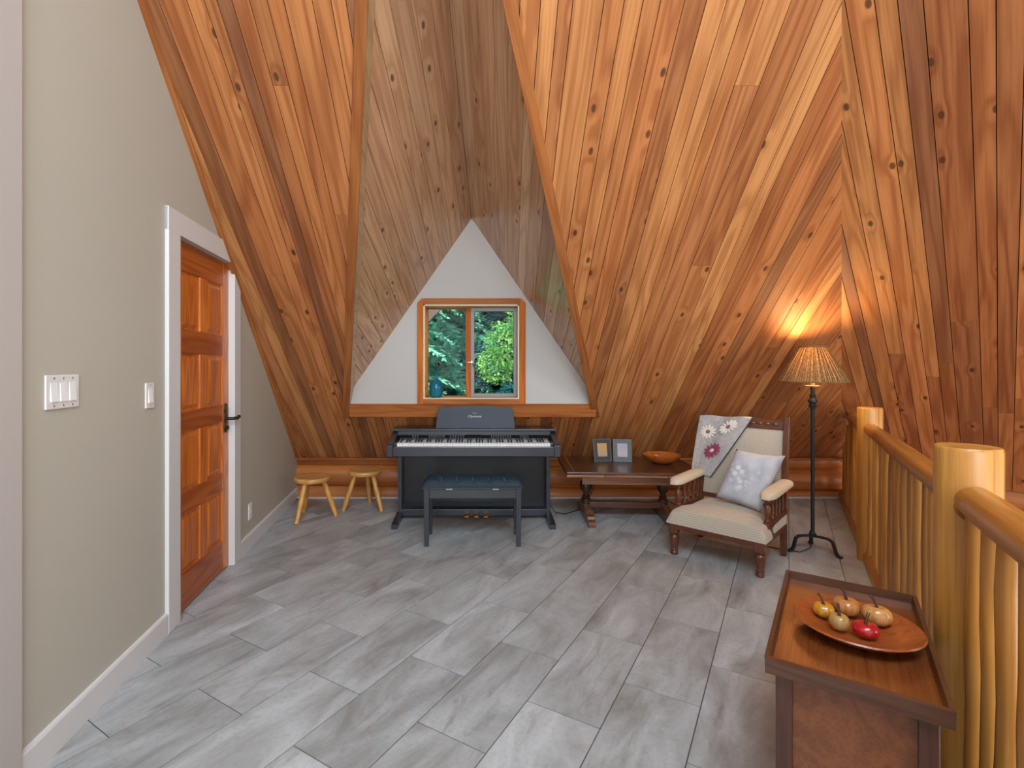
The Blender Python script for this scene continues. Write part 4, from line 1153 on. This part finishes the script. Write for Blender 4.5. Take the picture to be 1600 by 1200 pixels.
def pumpkin(px, py, r, h, rgb, name, label, lobes=0, tilt=0., dark=None, az=0.):
    mat = wood('carved_'+name+'_%d' % int(px*1000), [rgb], 2, .22, coat=.5, scale=4, rings=1.2, grain=.25)
    seg, nr_ = 36, 12; b = bmesh.new(); rings = []
    for k in range(nr_+1):
        t = k/nr_; phi = -math.pi/2+math.pi*t
        rad = math.cos(phi)**.8*r if 0 < k < nr_ else r*.08
        z = math.sin(phi)*h/2
        if t > .75: z -= h*.16*((t-.75)/.25)**2
        if t < .15: z += h*.04
        rings.append([b.verts.new((rad*(1+lobes*.5*(math.cos(8*2*math.pi*i/seg)-1))*math.cos(2*math.pi*i/seg), rad*(1+lobes*.5*(math.cos(8*2*math.pi*i/seg)-1))*math.sin(2*math.pi*i/seg), z+h/2)) for i in range(seg)])
    for k in range(nr_):
        for i in range(seg): j = (i+1) % seg; b.faces.new((rings[k][i], rings[k][j], rings[k+1][j], rings[k+1][i]))
    b.faces.new(rings[0][::-1]); b.faces.new(rings[-1])
    bottom = min(v.co.z for v in b.verts)
    e = empty('wooden_'+name, pc+V((px, py, .015-bottom+.012*math.hypot(px, py)/.1)), az); tag(e, label, 'fruit')
    e.rotation_euler = (tilt, 0, az)
    obj('body', b, mat, e, smooth=True)
    obj('stem', tube([(0, 0, h*.80), (.001, 0, h*.95), (.006, .0, h*.95+.014), (.016, 0, h*.95+.026)], [.005, .0042, .0036, .0042], 8), M_oakz, e, smooth=True)
pumpkin(-.052, .068, .031, .046, (196, 138, 34), 'pumpkin', 'small mustard yellow wooden pumpkin at the back of the platter', .06, az=2.2)
pumpkin(.030, .082, .039, .056, (184, 122, 66), 'pumpkin', 'largest tan wooden pumpkin with tall stem on the platter', .05, az=1.9)
pumpkin(.078, .020, .040, .060, (198, 142, 78), 'pumpkin', 'honey-coloured wooden pumpkin beside the red apple', .05, tilt=.1, az=2.4)
pumpkin(-.054, -.004, .028, .050, (176, 138, 80), 'pumpkin', 'small striped beige wooden gourd at the front left of the platter', .03, az=1.2)
pumpkin(-.002, -.040, .034, .044, (176, 16, 30), 'apple', 'shiny red wooden apple at the front of the platter', 0, az=.4)

# ---------------------------------------------------------------- vase on the window sill
vz = lathe([(.03, 0), (.048, .003), (.062, .05), (.066, .095), (.06, .125), (.038, .15), (.02, .165), (.0165, .178), (.0165, .22), (.021, .226), (.018, .228), (.0135, .22), (.0135, .178), (.03, .152), (.055, .12), (.06, .09), (.05, .012), (0, .01)], 36)
tag(obj('glass_vase', vz, M_vase, loc=(-.392, GY+.055, WZ0+.0082), smooth=True), 'teal glass bottle vase standing on the window sill', 'vase')

# ---------------------------------------------------------------- trees outside
def conifer_mesh(hh, rad, seed, nb, mat):
    rr = random.Random(seed); vs_, fs = [], []
    for k in range(nb):
        t = (k+rr.random())/nb; z = hh*(.06+.93*t); L = rad*(1-t)**.8*rr.uniform(.75, 1.1)+.15; a = rr.uniform(0, 6.283)
        d = V((math.cos(a), math.sin(a), 0)); sd = V((-d.y, d.x, 0)); n = max(7, int(L*15))
        for i in range(n):
            q = (i+.4)/n; c = d*(L*q)+V((0, 0, z+.12*L*q-.42*L*q*q))
            for sgn in (-1, 1):
                for rep in range(2):
                    tw_ = (.30*(1-q)+.10)*rr.uniform(.7, 1.3); e = (sd*sgn*rr.uniform(.5, 1)+d*rr.uniform(.2, .9)+V((0, 0, rr.uniform(-.75, .15)))).normalized()
                    wv = e.cross(V((rr.uniform(-1, 1), rr.uniform(-1, 1), rr.uniform(-.3, 1)))).normalized()*rr.uniform(.018, .038)
                    b0 = len(vs_); m_ = c+e*tw_*.5
                    vs_ += [c, m_+wv, c+e*tw_, m_-wv]; fs.append((b0, b0+1, b0+2, b0+3))
    me = bpy.data.meshes.new('crown'); me.from_pydata(vs_, [], fs); me.materials.append(mat); return me
def conifer(loc, crown, hh, rz, label, sc=1.):
    e = empty('conifer_tree', loc, rz); e.scale = (sc, sc, sc); tag(e, label, 'tree', 'conifers outside the window')
    o = obj('crown', crown, parent=e)
    obj('trunk', lathe([(.18, 0), (.15, hh*.3), (.09, hh*.7), (.02, hh)], 12), M_bark, e, smooth=True)
cA = conifer_mesh(11, 2.6, 1, 330, M_needle); cB = conifer_mesh(12, 2.8, 2, 360, M_needle_d)
conifer((-1.9, 10.2, -3.2), cA, 11, 0, 'teal-green conifer filling the left window pane')
conifer((1.2, 14.0, -3.2), cB, 12, .5, 'dark conifer seen behind leafy tree in right pane', 1.05)
conifer((-1.2, 14.5, -3.2), cA, 11, 2., 'second green conifer behind the nearest one', 1.15)
conifer((3.9, 15.5, -3.2), cB, 12, 1.7, 'dark conifer furthest right beyond the window', 1.1)
conifer((-5.0, 13.5, -3.2), cB, 12, 3.1, 'dark conifer furthest left beyond the window', 1.1)
conifer((.6, 18.0, -3.2), cB, 12, 4.1, 'tall dark conifer furthest back beyond the window', 1.35)
conifer((-3.2, 18.5, -3.2), cB, 12, 5.1, 'dark conifer at the back behind the green conifers', 1.35)
def leafy():
    rr = random.Random(9); vs_, fs = [], []
    blobs = [(.15, 0, 4.95, .52), (.8, .2, 5.2, .7), (.9, .1, 4.2, .55), (.75, .3, 6.0, .75), (1.6, .4, 5.6, 1.), (1.5, .3, 4.5, .8), (-.1, .1, 4.55, .38), (.95, .2, 3.6, .4), (1.7, .6, 6.8, .9)]
    for bx, by, bz, br in blobs:
        for i in range(int(3000*br*br)+500):
            v = V((rr.gauss(0, 1), rr.gauss(0, 1), rr.gauss(0, 1))).normalized()*br*rr.uniform(.65, 1.05)
            c = V((bx, by, bz))+v; e = V((rr.uniform(-1, 1), rr.uniform(-1, 1), rr.uniform(-1, .1))).normalized(); s = e.cross(V((rr.uniform(-1, 1), rr.uniform(-1, 1), 1))).normalized()
            L = rr.uniform(.045, .08); W_ = L*.34; b0 = len(vs_)
            vs_ += [c, c+e*L*.5+s*W_, c+e*L, c+e*L*.5-s*W_]; fs.append((b0, b0+1, b0+2, b0+3))
    me = bpy.data.meshes.new('crown'); me.from_pydata(vs_, [], fs); me.materials.append(M_leaf)
    e = empty('broadleaf_tree', (.42, 10.0, -3.2)); tag(e, 'bright green broadleaf tree seen through the right window pane', 'tree')
    obj('crown', me, parent=e)
    tr = tube([(1.5, .4, 0), (1.45, .4, 2.5), (1.3, .3, 4.2), (1.5, .4, 6.3)], [.12, .1, .07, .03], 10)
    obj('trunk', tr, M_bark, e, smooth=True)
    obj('branch', tube([(1.38, .35, 3.6), (.9, .2, 4.5), (.2, 0, 4.9)], [.04, .03, .012], 8), M_bark, e, smooth=True)
leafy()
gr_ = obj('ground', box(-40, 40, 6.2, 60, -3.4, -3.2), M_ground); tag(gr_, kind='structure')
hill = prism([(24, -3.3), (60, -3.3), (60, 26), (44, 20)], lambda y, z: (-40, y, z), lambda y, z: (40, y, z))
tag(obj('ground_hill', hill, M_needle_d), kind='structure')
